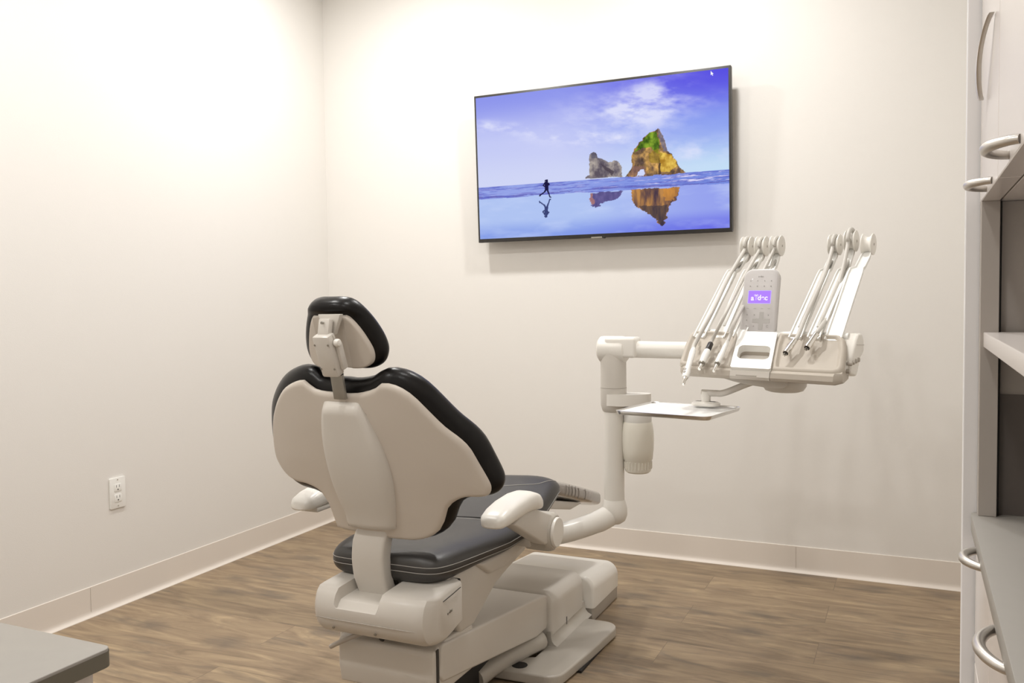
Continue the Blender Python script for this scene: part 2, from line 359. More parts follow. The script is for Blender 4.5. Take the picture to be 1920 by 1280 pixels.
def paint():
    gs, gt = np.meshgrid(np.linspace(0, 1, NX), np.linspace(0, 1, NY)); A_ = 1.78
    S3 = lambda *c: np.array(c, float)
    lerp = lambda a, b, k: a+(b-a)*k[..., None]
    sm = lambda a, b, x: np.clip((x-a)/(b-a), 0, 1)**2*(3-2*np.clip((x-a)/(b-a), 0, 1))
    # sky
    top = lerp(S3(142, 150, 236), S3(88, 80, 226), sm(.35, 1, gs))
    mid = lerp(S3(196, 202, 246), S3(140, 160, 240), sm(.3, 1, gs))
    low = lerp(S3(208, 214, 246), S3(196, 222, 246), sm(.3, 1, gs))
    sky = top.copy(); k = sm(0, .34, gt); sky = sky+(mid-sky)*k[..., None]; k = sm(.30, .62, gt); sky = sky+(low-sky)*k[..., None]
    c = fbm(gs*7+gt*3, gt*9-gs*2.2, 11); c2 = fbm(gs*18, gt*26-gs*7, 40)
    reg = np.exp(-(((gs-.62)/.22)**2+((gt-.22)/.15)**2))+.9*np.exp(-(((gs-.73)/.10)**2+((gt-.13)/.13)**2))+1.15*np.exp(-(((gs-.18-(gt-.26)*2.2)/.15)**2+((gt-.25-(gs-.18)*.28)/.05)**2))
    reg += .7*np.exp(-(((gs-.45)/.20)**2+((gt-.36-(gs-.45)*.15)/.05)**2))+.8*np.exp(-(((gs-.9)/.16)**2+((gt-.50)/.07)**2))+.25*np.exp(-(((gs-.93)/.07)**2+((gt-.18)/.04)**2))
    cl = np.clip((c*.65+c2*.45-.42)*3.2, 0, 1)*np.clip(reg, 0, 1.1)
    img = sky+(S3(228, 230, 252)-sky)*np.clip(cl*.9, 0, .85)[..., None]
    # sea
    hz = .632; sea = (gt > hz)
    w = fbm(gs*14, gt*130, 3); w2 = fbm(gs*30, gt*260, 8)
    sc_ = lerp(S3(150, 165, 232), S3(120, 140, 222), sm(.2, 1, gs))
    dark = np.clip((w-.45)*4, 0, 1)[..., None]; img2 = sc_+(S3(96, 104, 196)-sc_)*dark
    foam = np.clip((w2*.6+w*.5-.60)*7, 0, 1)*(.35+.65*sm(.3, .8, gs)); img2 = img2+(S3(222, 218, 250)-img2)*foam[..., None]
    band = np.exp(-((gt-(.702+.006*np.sin(gs*9)))/.006)**2)*(w2 > .46); img2 = img2+(S3(92, 88, 168)-img2)*(.75*band)[..., None]
    img[sea] = img2[sea]
    # wet sand
    sh = .716+.003*np.sin(gs*14)+.002*np.sin(gs*41)
    sand = gt > sh
    sc2 = lerp(S3(176, 196, 242), S3(150, 162, 238), sm(.4, 1, gs))
    sc3 = lerp(S3(134, 158, 232), S3(108, 112, 230), sm(.3, 1, gs))
    img3 = sc2+(sc3-sc2)*sm(.86, 1, gt)[..., None]
    img3 = img3+(S3(200, 214, 248)-img3)*(np.clip(fbm(gs*6, gt*12, 90)-.45, 0, 1)*1.5)[..., None]
    img[sand] = img3[sand]
    jx = (fbm(gs*70, gt*60, 5)-.5)*.010*np.where(gt > .7, 2.4, 1); jy = (fbm(gs*60, gt*90, 6)-.5)*.013*np.where(gt > .7, 2.0, 1)
    S_ = gs+jx; T_ = gt+jy
    def put(P, colr, smp=None, k=1): m = inpoly(*(smp or (S_, T_)), SC(P)); img[m] = img[m]*(1-k)+colr[m]*k; return m
    r1 = fbm(gs*50, gt*22, 21); r2 = fbm(gs*110, gt*60, 23)
    rock = lerp(S3(92, 74, 66), S3(206, 160, 92), np.clip((r1-.30)*2.4, 0, 1)); rock = rock*(.70+.6*r2)[..., None]
    big = [(1076, 792), (1105, 750), (1122, 722), (1116, 680), (1122, 640), (1132, 605), (1160, 578), (1185, 548), (1215, 515), (1235, 500), (1262, 490), (1280, 483), (1290, 468), (1305, 480), (1325, 512), (1340, 555), (1355, 620), (1385, 640), (1412, 680), (1432, 725), (1478, 765), (1400, 776), (1300, 782), (1200, 790)]
    put(big, rock)
    put([(1300, 625), (1385, 645), (1415, 690), (1420, 720), (1370, 760), (1310, 760)], lerp(S3(190, 140, 40), S3(248, 214, 96), np.clip((r1-.3)*3, 0, 1)), k=.8)
    put([(1292, 470), (1325, 512), (1355, 622), (1330, 620), (1305, 560)], lerp(S3(86, 84, 120), S3(150, 140, 150), r2), k=.8)
    put([(1128, 632), (1160, 585), (1215, 520), (1235, 502), (1284, 486), (1300, 560), (1296, 640), (1270, 625), (1245, 592), (1190, 600)], lerp(S3(50, 84, 22), S3(132, 172, 50), np.clip((r1-.3)*2.6, 0, 1)), k=.9)
    put([(1230, 640), (1290, 600), (1320, 640), (1300, 700), (1240, 700)], lerp(S3(120, 96, 34), S3(176, 150, 48), r2), k=.6)
    put([(1300, 700), (1312, 700), (1312, 775), (1296, 775)], lerp(S3(60, 48, 44), S3(90, 70, 50), r2), k=.8)
    put([(1120, 725), (1200, 720), (1218, 790), (1100, 785)], lerp(S3(110, 80, 84), S3(176, 134, 110), r2), k=.7)
    put([(1154, 787), (1160, 762), (1176, 744), (1195, 742), (1202, 755), (1200, 786)], np.broadcast_to(S3(208, 216, 250), img.shape))
    small = [(803, 806), (812, 790), (832, 778), (836, 720), (830, 672), (838, 640), (862, 627), (885, 638), (893, 665), (925, 674), (960, 694), (985, 696), (1000, 682), (1022, 688), (1045, 714), (1052, 760), (1056, 792)]
    put(small, lerp(S3(92, 84, 96), S3(178, 168, 160), np.clip((r1-.28)*2.4, 0, 1)))
    put([(905, 700), (960, 735), (1000, 760), (985, 790), (960, 760), (930, 740)], np.broadcast_to(S3(74, 64, 74), img.shape), k=.75)
    put([(845, 632), (885, 640), (893, 665), (850, 668)], np.broadcast_to(S3(88, 86, 104), img.shape), k=.6)
    # reflections
    r3 = fbm(gs*90, gt*30, 33)
    refl = lerp(S3(70, 50, 60), S3(190, 132, 66), np.clip((fbm(gs*45, gt*6, 35)-.35)*3.2, 0, 1))
    put([(1115, 884), (1200, 872), (1440, 864), (1425, 915), (1400, 958), (1370, 980), (1360, 1040), (1335, 1110), (1320, 1122), (1270, 1075), (1210, 1025), (1155, 1000), (1130, 965)], refl, k=.93)
    put([(1330, 870), (1436, 864), (1420, 920), (1370, 960), (1340, 950)], np.broadcast_to(S3(222, 150, 62), img.shape), k=.6)
    put([(1160, 990), (1360, 985), (1350, 1060), (1325, 1118), (1270, 1075), (1210, 1022)], np.broadcast_to(S3(58, 54, 66), img.shape), k=.6)
    put([(838, 902), (1054, 888), (1040, 925), (1005, 945), (960, 955), (915, 975), (885, 998), (845, 985)], lerp(S3(66, 58, 110), S3(110, 96, 150), r3), k=.9)
    put([(838, 902), (862, 900), (866, 975), (842, 975)], np.broadcast_to(S3(190, 130, 116), img.shape), k=.7)
    # runner and its mirror image
    nv = np.broadcast_to(S3(30, 26, 66), img.shape); own = (gs, gt)
    def bar(a, b, w):
        a = np.array(a, float); b = np.array(b, float); n = np.array([-(b-a)[1], (b-a)[0]]); n = n/np.linalg.norm(n)*w/2; return [a+n, b+n, b-n, a-n]
    parts = [bar((548, 808), (548, 824), 15), bar((545, 824), (549, 880), 24), bar((536, 832), (524, 850), 8), bar((524, 848), (536, 858), 8), bar((556, 830), (566, 846), 10), bar((560, 845), (552, 852), 8),
             bar((544, 876), (532, 896), 11), bar((534, 892), (506, 914), 8), bar((506, 908), (501, 922), 8), bar((552, 876), (562, 902), 11), bar((562, 900), (570, 926), 8), bar((566, 928), (579, 928), 7), bar((540, 812), (536, 822), 6)]
    for P in parts: put([tuple(p) for p in P], nv, own)
    nv2 = np.broadcast_to(S3(52, 60, 110), img.shape)
    for P in parts: put([(x-2, 1872-y*1.0+(548-x)*.06) for x, y in P], nv2, own, .92)
    put([(1648, 84), (1648, 112), (1654, 106), (1659, 116), (1663, 114), (1659, 104), (1667, 104)], np.broadcast_to(S3(255, 255, 255), img.shape), own)
    return np.clip(img, 0, 255)
img = paint()/255.0
imgl = np.where(img <= .04045, img/12.92, ((img+.055)/1.055)**2.4)
b0 = .0095; BT_ = .0105; sw, sh_ = TW-2*b0, TH-BT_-.0165
gs, gt = np.meshgrid(np.linspace(0, 1, NX), np.linspace(0, 1, NY))
PX = TC[None, None, :]+tx*(-TW/2+b0+gs[..., None]*sw)+tu*(TH/2-BT_-gt[..., None]*sh_)+tn*.0008
PX = PX-np.array(tv.location)
me = bpy.data.meshes.new('screen'); me.vertices.add(NX*NY); me.vertices.foreach_set('co', PX.reshape(-1).astype(np.float32))
ii = np.arange((NX-1)*(NY-1)); rr, cc = ii//(NX-1), ii % (NX-1); a0 = rr*NX+cc
loops = np.stack([a0+NX, a0+NX+1, a0+1, a0], 1).reshape(-1)
me.loops.add(len(loops)); me.loops.foreach_set('vertex_index', loops.astype(np.int32)); me.polygons.add(len(ii)); me.polygons.foreach_set('loop_start', (ii*4).astype(np.int32))
me.update(calc_edges=True); ca = me.color_attributes.new('picture', 'FLOAT_COLOR', 'POINT')
ca.data.foreach_set('color', np.concatenate([imgl, np.ones((NY, NX, 1))], 2).reshape(-1).astype(np.float32))
ms = bpy.data.materials.new('screen_picture'); ms.use_nodes = True; nt = ms.node_tree; nt.nodes.clear()
o_ = nt.nodes.new('ShaderNodeOutputMaterial'); e_ = nt.nodes.new('ShaderNodeEmission'); a_ = nt.nodes.new('ShaderNodeVertexColor'); a_.layer_name = 'picture'
e_.inputs['Strength'].default_value = 1.0; nt.links.new(a_.outputs['Color'], e_.inputs['Color']); nt.links.new(e_.outputs[0], o_.inputs[0])
me.materials.append(ms); so = bpy.data.objects.new('screen', me); COL.objects.link(so); so.parent = tv
SCREEN_EMIT = e_
# ------------------------------------------------------------------ dental chair (long axis along y, centre x = XC)
XC = 1.5
ch = empty('dental_chair', (XC, -1.25, 0), 'black upholstered dental chair with off-white shells and raised headrest', 'dental chair')
# --- backrest surface frame
BB = np.array([XC, -1.862, .541]); BA = np.array([XC, -1.969, .907])-BB; BA /= np.linalg.norm(BA); BN = np.array([0, BA[2], -BA[1]]); BK = .72
def BS(u, v, w): return BB+np.array([u, 0, 0])+v*BA+(w+BK*u*u)*BN
def bproj(px, py, w=0.):
    d = ray(px, py); t = 1.5
    for _ in range(60):
        X = CAM+t*d; uu = X[0]-XC; t -= ((X-BB)@BN-w-BK*uu*uu)/(d@BN-2*BK*uu*d[0])
    X = CAM+t*d; return X[0]-XC, (X-BB)@BA
right_px = [(688, 734), (703, 728), (712, 719.5), (723, 717), (742, 721), (761.6, 731), (781, 746), (808, 773), (835, 799), (863, 820), (882, 839), (898, 866), (916, 897), (922, 912.6), (918, 925.6), (902, 929.5), (874, 930), (853, 939), (840, 953), (835, 974), (826, 992), (807, 1005), (782, 1010), (758, 1008.6)]
rp = [bproj(*q) for q in right_px]
rp = [(.0, rp[0][1]-.004), (.04, rp[0][1]-.002)]+rp[1:]+[(.06, rp[-1][1]+.001), (0, rp[-1][1]+.006)]
right = spline(rp, 5)
half = [(max(0., p[0]), p[1]) for p in right]
left_px = [(654, 993.5), (638, 986), (628, 971), (623, 949.5), (615, 930), (599.6, 914), (578, 904), (561, 900), (543, 888), (529, 868.7), (520, 847.6), (515.5, 815), (515.2, 784), (518, 766), (524, 746), (535, 727), (551, 716), (567.5, 711), (577, 714), (585, 723), (597.5, 729.5), (617, 733), (640, 734)]
lp = [(0, rp[-1][1])]+[(-.045, rp[-1][1]+.004)]+[bproj(*q) for q in left_px[1:]]+[(0, rp[0][1])]
lefth = [(min(0., p[0]), p[1]) for p in spline(lp, 5)]
shell_out = np.array(half+lefth[1:-1])
offs = np.interp(shell_out[:, 1], [.0, .12, .2, .32, .45], [.013, .015, .019, .023, .024])
offs = offs+np.where(shell_out[:, 0] < -.13, np.interp(shell_out[:, 1], [-.02, .03, .12, .30, .40], [.004, .016, .018, .016, .004]), 0)
cush_out = offset_poly(shell_out, offs)
# smooth out the offset outline a little
for _ in range(3): cush_out = .25*np.roll(cush_out, 1, 0)+.5*cush_out+.25*np.roll(cush_out, -1, 0)
CW, CHT = .034, .036
def hcush(d, u, v): return CHT*rnd(d, .040)
cm = pillow(cush_out, lambda u, v, w: BS(u, v, w+CW), lambda d, u, v: hcush(d, u, v)*1.05, lambda d, u, v: (CHT-.004)*rnd(d, .035))
bc = cm.build('backrest_cushion', 'leather', ch, label='glossy black padded backrest cushion')
for dd, nm in ((.016, 0), (.021, 1)):
    ring = offset_poly(cush_out, -dd); P = [BS(u, v, CW+1.05*CHT*rnd(dd, .040)+.0006) for u, v in ring]
    MB().tube(P+[P[0]], .0009, 5, cap=False).build('stitching', 'thread', bc)
sm_ = pillow(shell_out, lambda u, v, w: BS(u, v, w-.002), lambda d, u, v: .004*rnd(d, .006), lambda d, u, v: .011*rnd(d, .012)+.004*min(1, d/.08))
sh = sm_.build('backrest_shell', 'shell', ch, label='smooth off-white plastic back shell')
# --- spine cover
def sp(px, py, w): return bproj(px, py, w)
spL = [(609, 752), (607, 790), (612, 832), (624, 882), (640, 930), (652, 962), (656, 984)]
spR = [(673, 752), (698, 795), (722, 845), (738, 895), (743, 935), (744, 962), (743, 986)]
secs = []
uvL = spline([sp(*q, -.012) for q in spL], 6); uvR = spline([sp(*q, -.012) for q in spR], 6)
nS = len(uvL)
for i, (l, r_) in enumerate(zip(uvL, uvR)):
    k = i/(nS-1); v = (l[1]+r_[1])/2; ul, ur = l[0], r_[0]
    top = min(1, k/.06); h = .004+.020*math.sqrt(top)+.012*math.sin(PI*min(1, k*1.1))**2*.8
    if k > .93: h -= .010*((k-.93)/.07)**1.5
    w_ = ur-ul; cx = (ul+ur)/2
    prof = [(-.5, .004), (-.5, -.35*h), (-.475, -.62*h), (-.43, -.86*h), (-.36, -h), (-.15, -1.02*h), (.15, -1.02*h), (.36, -h), (.43, -.86*h), (.475, -.62*h), (.5, -.35*h), (.5, .004)]
    secs.append([BS(cx+a*w_, v, -.010+b) for a, b in prof])
MB().loft(secs).build('spine_cover', 'white', ch, label='raised off-white spine cover down the back shell')
# seam groove beside the spine
for side, uv in (('l', uvL), ('r', uvR)):
    MB().tube([BS(u+(.0012 if side == 'r' else -.0012), v, -.0145) for u, v in uv[3:]], .0013, 6).build('seam_groove', 'grey', sh)
# --- column between spine and rear housing
cz = [(.600, -1.862), (.570, -1.876), (.53, -1.889), (.487, -1.893), (.44, -1.888), (.405, -1.878), (.37, -1.868)]
cl = spline([(y, z) for z, y in cz], 4); secs = []
wl = np.interp
for y, z in cl:
    xl = wl(z, [.37, .405, .44, .487, .53, .57, .6], [1.4585, 1.4555, 1.450, 1.4485, 1.4500, 1.4590, 1.4590]); xr = wl(z, [.37, .405, .44, .487, .53, .57, .6], [1.547, 1.545, 1.5415, 1.5405, 1.544, 1.5505, 1.5505])
    r_ = .009; q = []
    for (cx, cy, a0) in ((xr-r_, y+r_, -90), (xr-r_, y+.045-r_, 0), (xl+r_, y+.045-r_, 90), (xl+r_, y+r_, 180)):
        for k in range(5):
            a = math.radians(a0+90*k/4); q.append((cx+r_*math.cos(a), cy+r_*math.sin(a), z))
    secs.append(q)
MB().loft(secs).build('back_column', 'white', ch, label='curved off-white upright carrying the back')
# --- headrest
hr = MB()
gb0, gb1 = np.array([XC-.001, -2.003, .962]), np.array([XC+.001, -1.990, .893])
def barbox(mb, p, q, wx, th, bev=.002):
    p, q = np.array(p, float), np.array(q, float); d = q-p; L = np.linalg.norm(d); d /= L; n = np.cross([1., 0, 0], d)
    mb.box((-wx/2, -th/2, 0), (wx/2, th/2, L), bev, 2, T=lambda a, b, c: p+np.array([a, 0, 0])+n*b+d*c)
barbox(hr, gb0, gb1, .033, .010)
gl = hr.build('glide_bar', 'steelgrey', ch, label='flat grey metal headrest bar')
clip = MB(); barbox(clip, gb0+np.array([0, -.004, .0]), gb0+np.array([0, -.001, -.012]), .037, .016, .002); clip.build('bar_clip', 'chrome', gl)
# mechanism housing
m0, m1 = np.array([XC+.0005, -2.013, .951]), np.array([XC+.0005, -2.052, 1.046])
mm = MB(); barbox(mm, m0, m1, .046, .030, .0065)
mech = mm.build('headrest_housing', 'white', ch, label='off-white headrest pivot housing with four screws')
md = (m1-m0)/np.linalg.norm(m1-m0); mn = np.cross([1., 0, 0], md); mn = mn if mn[1] < 0 else -mn
for sx_, k in ((-.018, .22), (.018, .22), (-.018, .80), (.018, .80)):
    p = m0+(m1-m0)*k+np.array([sx_, 0, 0])+mn*.0148; MB().tube([p, p+mn*.0009], .0024, 12).build('screw', 'steelgrey', mech)
MB().tube([m0+(m1-m0)*k+np.array([.0232, 0, 0])+mn*-.004 for k in (.04, .96)], .0010, 6).build('housing_seam', 'grey', mech)
br = MB(); barbox(br, m1+np.array([0, .006, -.006]), m1+np.array([0, .014, .034]), .030, .016, .003)
br.prism([m1+np.array([a, .024, b]) for a, b in ((-.013, -.002), (.013, -.002), (.031, .045), (-.031, .045))], (0, .014, 0), .002, 2)
bk = br.build('pivot_bracket', 'white', ch)
pb = m1+np.array([.0, .002, .026]); MB().tube([pb, pb+np.array([0, -.006, 0])], .0032, 12).build('pivot_screw', 'steelgrey', bk)
lv = MB(); lp = m0+(m1-m0)*.16+np.array([.027, .010, 0]); lq = m0+(m1-m0)*.78+np.array([.027, .012, 0]); barbox(lv, lp, lq, .011, .018, .003)
lvr = lv.build('release_lever', 'white', ch)
kp = m0+(m1-m0)*.80+np.array([.026, .004, 0]); MB().lathe([(.0, -.001), (.0075, 0), (.009, .003), (.009, .009), (.0065, .013), (0, .014)], kp, (1, -.25, 0), 20).build('knob', 'white2', lvr)
# pad
HO = np.array([XC-.021, -1.985, 1.040]); ht = math.radians(17); HA = np.array([0, -math.sin(ht), math.cos(ht)]); HN = np.array([0, math.cos(ht), math.sin(ht)]); HK = 3.9
def HS(u, v, w): return HO+np.array([u, 0, 0])+v*HA+(w+HK*u*u/(1+9*abs(u)))*HN
hp = [(0, .088), (.030, .087), (.055, .078), (.078, .052), (.097, .018), (.110, -.018), (.113, -.050), (.101, -.078), (.076, -.090), (.045, -.089), (.02, -.084), (0, -.083)]
hh = spline(hp, 6); hh = [(max(0., p[0]), p[1]) for p in hh]; hout = np.array(hh+[(-u, v) for u, v in hh[::-1][1:-1]])
hc = pillow(hout, lambda u, v, w: HS(u, v, w+.022), lambda d, u, v: .028*rnd(d, .034), lambda d, u, v: .022*rnd(d, .024)+.012*max(0, min(1, (v-.045)/.02))*rnd(d, .012), 44, 36)
hcu = hc.build('headrest_cushion', 'leather', ch, label='glossy black headrest cushion')
rg = offset_poly(hout, -.012); P = [HS(u, v, .022+.028*rnd(.012, .034)+.0005) for u, v in rg]; MB().tube(P+[P[0]], .0009, 5, cap=False).build('stitching', 'thread', hcu)
hs_ = [(0, .050), (.040, .050), (.052, .047), (.070, .022), (.085, -.010), (.0945, -.042), (.090, -.068), (.070, -.080), (.048, -.081), (.022, -.078), (0, -.078)]
h2 = spline(hs_, 6); h2 = [(max(0., p[0]), p[1]) for p in h2]; h2o = np.array(h2+[(-u*.88, v) for u, v in h2[::-1][1:-1]])
hpanel = pillow(h2o, lambda u, v, w: HS(u, v, w-.002), lambda d, u, v: .006*rnd(d, .006), lambda d, u, v: .004*rnd(d, .004)+.006*min(1, max(0, (abs(u)-.034))/.008)*rnd(max(0, d), .006), 44, 36)
hpanel.build('headrest_shell', 'shell', ch, label='off-white plastic back of the headrest')
# --- seat
ys = [-1.855, -1.850, -1.835, -1.80, -1.74, -1.65, -1.55, -1.45, -1.36, -1.29, -1.23, -1.19, -1.16, -1.145, -1.138]
zt = [.470, .488, .500, .506, .508, .505, .503, .510, .527, .548, .566, .573, .568, .553, .540]
zb = [.452, .436, .424, .418, .420, .424, .423, .430, .443, .460, .478, .488, .497, .508, .520]
hw = [.130, .148, .168, .185, .197, .211, .224, .232, .233, .231, .228, .224, .216, .206, .196]
tt_ = np.linspace(0, 1, 60); par = np.cumsum([0]+[math.hypot(ys[i+1]-ys[i], zt[i+1]-zt[i]) for i in range(len(ys)-1)]); par = par/par[-1]
pk = np.interp(np.linspace(0, len(ys)-1, 57), range(len(ys)), par)
def csp(a, pk_):
    o = spline([(par[i], a[i]) for i in range(len(a))], 6); o = np.array(o); return np.interp(pk_, o[:, 0], o[:, 1])
Y_, ZT, ZB, HW = (csp(a, pk) for a in (ys, zt, zb, hw)); secs = []; seamL = []; st1 = []; st2 = []
for y, a, b, w in zip(Y_, ZT, ZB, HW):
    hgt = a-b; q = []; e = 2.8
    for k in range(40):
        an = 2*PI*k/40; c, s_ = math.cos(an), math.sin(an)
        x = math.copysign(abs(c)**(2/ (5.5)), c)*w; z = (a+b)/2+math.copysign(abs(s_)**(2/2.3), s_)*hgt/2
        if c < 0: x *= 1-.13*min(1, max(0, (-1.32-y)/.25))
        if s_ > 0: z -= .010*math.exp(-(x/(.45*w))**2)*min(1, hgt/.06)
        q.append((XC+x, y, z))
    secs.append(q)
seat = MB().loft(secs).build('seat_cushion', 'seatleather', ch, label='dark charcoal padded seat cushion')
for dz0 in (.026, .040):
    Pp = []
    for y, a, b, w in list(zip(Y_, ZT, ZB, HW)):
        zb_ = np.interp(y, [-1.80, -1.65, -1.55, -1.45, -1.36, -1.29, -1.23, -1.16], [.431, .428, .425, .430, .443, .460, .478, .497]) + dz0*(1 if y < -1.2 else max(.3, 1-(y+1.2)*8))
        s_ = (zb_-(a+b)/2)/((a-b)/2)
        if abs(s_) > .93: continue
        s2 = abs(s_)**(2.3/2); c = math.sqrt(max(0, 1-s2*s2)); Pp.append((XC+c**(2/5.5)*w+.0008, y, zb_))
    L_ = [(XC-(p[0]-XC)*(1-.13*min(1, max(0, (-1.32-p[1])/.25))), p[1], p[2]) for p in Pp]
    xe = Pp[0][0]-XC
    back = [(XC+t, Pp[0][1]-.0015, Pp[0][2]) for t in np.linspace(-xe*.81, xe*.93, 9)]
    MB().tube(L_[::-1]+back+Pp, .0009, 5).build('stitching', 'thread', seat)
def seat_z(x, y):
    a = np.interp(y, Y_, ZT); b = np.interp(y, Y_, ZB); w = np.interp(y, Y_, HW); c = min(.999, abs(x-XC)/w); sn = (1-(c**(5.5/2))**2)**.5 if c < 1 else 0
    return (a+b)/2+(sn**(2/2.3))*(a-b)/2-.010*math.exp(-((x-XC)/(.45*w))**2)*min(1, (a-b)/.06)
def seatline(pts, r, m_): MB().tube([(x, y, seat_z(x, y)+.0004) for x, y in spline(pts, 10)], r, 6).build('seam', m_, seat)
seatline([(XC-.20, -1.50), (XC-.07, -1.475), (XC+.08, -1.475), (XC+.205, -1.50)], .0022, 'dark')
seatline([(XC-.20, -1.512), (XC-.07, -1.487), (XC+.08, -1.487), (XC+.205, -1.512)], .0010, 'thread')
seatline([(XC+.205, -1.145), (XC+.195, -1.20), (XC+.15, -1.25), (XC-.02, -1.27), (XC-.18, -1.25), (XC-.205, -1.17)], .0010, 'thread')
seatline([(XC-.065, -1.80), (XC-.055, -1.65), (XC-.05, -1.49)], .0010, 'thread')
# --- toe board in clear wrap
tb = []
for k, (y, z, hgt, w) in enumerate([(-1.17, .518, .050, .170), (-1.08, .509, .058, .186), (-.98, .483, .060, .188), (-.86, .448, .060, .189), (-.69, .398, .058, .186), (-.655, .388, .048, .174), (-.645, .385, .028, .158)]):
    q = []
    for kk in range(36):
        an = 2*PI*kk/36; c, s_ = math.cos(an), math.sin(an); q.append((XC+math.copysign(abs(c)**.28, c)*w, y, z+math.copysign(abs(s_)**.5, s_)*hgt/2))
    tb.append(q)
toe = MB().loft(tb).build('leg_rest', 'plastwrap', ch, label='grey leg rest wrapped in wrinkled clear vinyl')
for yy, dz in ((-1.04, 0), (-1.012, .002), (-.985, 0), (-.955, .001), (-.925, -.001), (-.86, .0)):
    zc = np.interp(yy, [-1.10, -1.0, -.88, -.78], [.513, .489, .454, .424])+dz
    MB().tube(spline([(XC+.1878, yy, zc-.018), (XC+.1892, yy+.006, zc), (XC+.1878, yy+.004, zc+.018)], 4), .0011, 5).build('wrinkle', 'plastwrap', toe)
MB().prism([(XC-.15, -1.16, .492), (XC-.15, -.90, .430), (XC-.15, -.83, .410), (XC-.15, -.94, .412), (XC-.15, -1.16, .463)], (.318, 0, 0), .004, 2).build('toe_board_underside', 'white', ch)
# --- armrests
def armrest(s_):
    ax_, ay_ = (0, .036) if s_ > 0 else (.015, 0)
    X = lambda x: XC+s_*(x+ax_-XC)
    secs = []
    for y, z, w, hgt in ((-1.808, .576, .018, .014), (-1.803, .578, .027, .026), (-1.790, .581, .034, .036), (-1.755, .586, .038, .046), (-1.70, .592, .040, .050), (-1.63, .595, .040, .052), (-1.58, .592, .039, .052), (-1.545, .584, .036, .047), (-1.523, .575, .031, .036), (-1.513, .570, .021, .020)):
        q = []
        for k in range(28):
            an = 2*PI*k/28; c, sn = math.cos(an), math.sin(an); q.append((X(1.770+math.copysign(abs(c)**.62, c)*w), -1.66+(y+1.66)*.93+ay_, z-.004+math.copysign(abs(sn)**.62, sn)*hgt/2-(.004 if s_ > 0 else 0)))
        secs.append(q)
    a = MB().loft(secs).build('armrest', 'white2', ch, label='off-white padded armrest on a hinged support')
    MB().box((min(X(1.735), X(1.785)), -1.76+ay_, .550), (max(X(1.735), X(1.785)), -1.60+ay_, .565), .005, 2).build('armrest_base', 'white', a)
    # inclined support
    P = [(-1.61, .560), (-1.53, .560), (-1.40, .512), (-1.375, .478), (-1.40, .438), (-1.455, .440), (-1.66, .545)]
    x0, x1 = sorted((X(1.748), X(1.790)))
    MB().prism([(x0, y, z) for y, z in P], (x1-x0, 0, 0), .006, 3).build('support', 'white', a)
    xa, xb = (X(1.712), X(1.797))
    MB().lathe([(.050, 0), (.0545, .004), (.0555, .03), (.0555, .068), (.052, .078), (.046, .083), (0, .084)], (xa, -1.395, .462), (s_, 0, 0), 36).build('pivot_hub', 'plate', a, label='grey round pivot hub')
    MB().lathe([(.042, 0), (.042, .005), (.040, .008), (0, .0088)], (X(1.7955), -1.395, .462), (s_, 0, 0), 36).build('pivot_cap', 'white2', a, label='white round pivot cap')
    MB().box((min(X(1.66), X(1.74)), -1.45, .425), (max(X(1.66), X(1.74)), -1.37, .462), .006, 2).build('mounting_arm', 'white', a)
for s_ in (1, -1): armrest(s_)
# --- seat frame under the cushion (casting)
fr = MB()
P = [(-1.80, .436), (-1.60, .428), (-1.48, .430), (-1.36, .443), (-1.20, .476), (-1.17, .470), (-1.22, .425), (-1.33, .375), (-1.46, .352), (-1.53, .335), (-1.66, .27), (-1.735, .272), (-1.768, .33), (-1.790, .40)]
fr.prism([(XC-.105, y, z) for y, z in P], (.275, 0, 0), .010, 3)
sf = fr.build('seat_frame', 'white', ch, label='off-white casting under the seat')
bul = MB(); bul.prism([(XC+.150, y, z) for y, z in [(-1.66, .432), (-1.48, .428), (-1.33, .446), (-1.24, .462), (-1.27, .430), (-1.36, .395), (-1.48, .375), (-1.58, .382)]], (.035, 0, 0), .014, 4)
bul.build('side_bulge', 'white', sf)
# --- rear housing with the recess that takes the column
def hprof(x, zt_, ycut=None):
    q = [(-1.775, .318), (-1.860, .300), (-1.905, .303), (-1.938, .322), (-1.953, .350), (-1.955, .380), (-1.948, zt_-.020), (-1.936, zt_-.006), (-1.915, zt_), (-1.775, zt_+.006)]
    return [(x, y, z) for y, z in spline(q, 3)]
secs = []
for x, s1, zt_ in ((1.366, .62, .424), (1.369, .80, .424), (1.377, .93, .424), (1.393, 1, .424), (1.440, 1, .424), (1.446, 1, .398), (1.56, 1, .398), (1.567, 1, .424), (1.668, 1, .424), (1.684, .94, .424), (1.692, .82, .424), (1.696, .65, .424)):
    q = hprof(x, zt_); cy, cz_ = -1.80, .365
    secs.append([(x, cy+(y-cy)*(s1 if y < cy else 1), cz_+(z-cz_)*(1-(1-s1)*.55)) for _, y, z in q])
rh = MB().loft(secs).build('rear_housing', 'white', ch, label='off-white rear pivot housing behind the seat')
def rim(x): return [(x, y, z) for y, z in ((-1.952, .352), (-1.9545, .350), (-1.952, .348))]
MB().tube([(1.385, -1.9525, .353), (1.42, -1.9555, .353), (1.62, -1.9555, .353), (1.665, -1.9535, .353), (1.684, -1.94, .353)], .0009, 6).build('parting_line', 'grey', rh)
for x in (1.435, 1.555): MB().tube([(x, -1.948, .330), (x, -1.9505, .329)], .0035, 12).build('screw', 'steelgrey', rh)
text_mesh('emblem', 'a-dec', .0115, lambda a, b, c: (1.6968+c, -1.838+a, .368+b+a*.12), 'steelgrey', rh, ext=.0006)
MB().tube([(1.6965, -1.87, .402), (1.6985, -1.83, .407), (1.6985, -1.785, .412)], .0009, 6).build('side_seam', 'dark', rh)
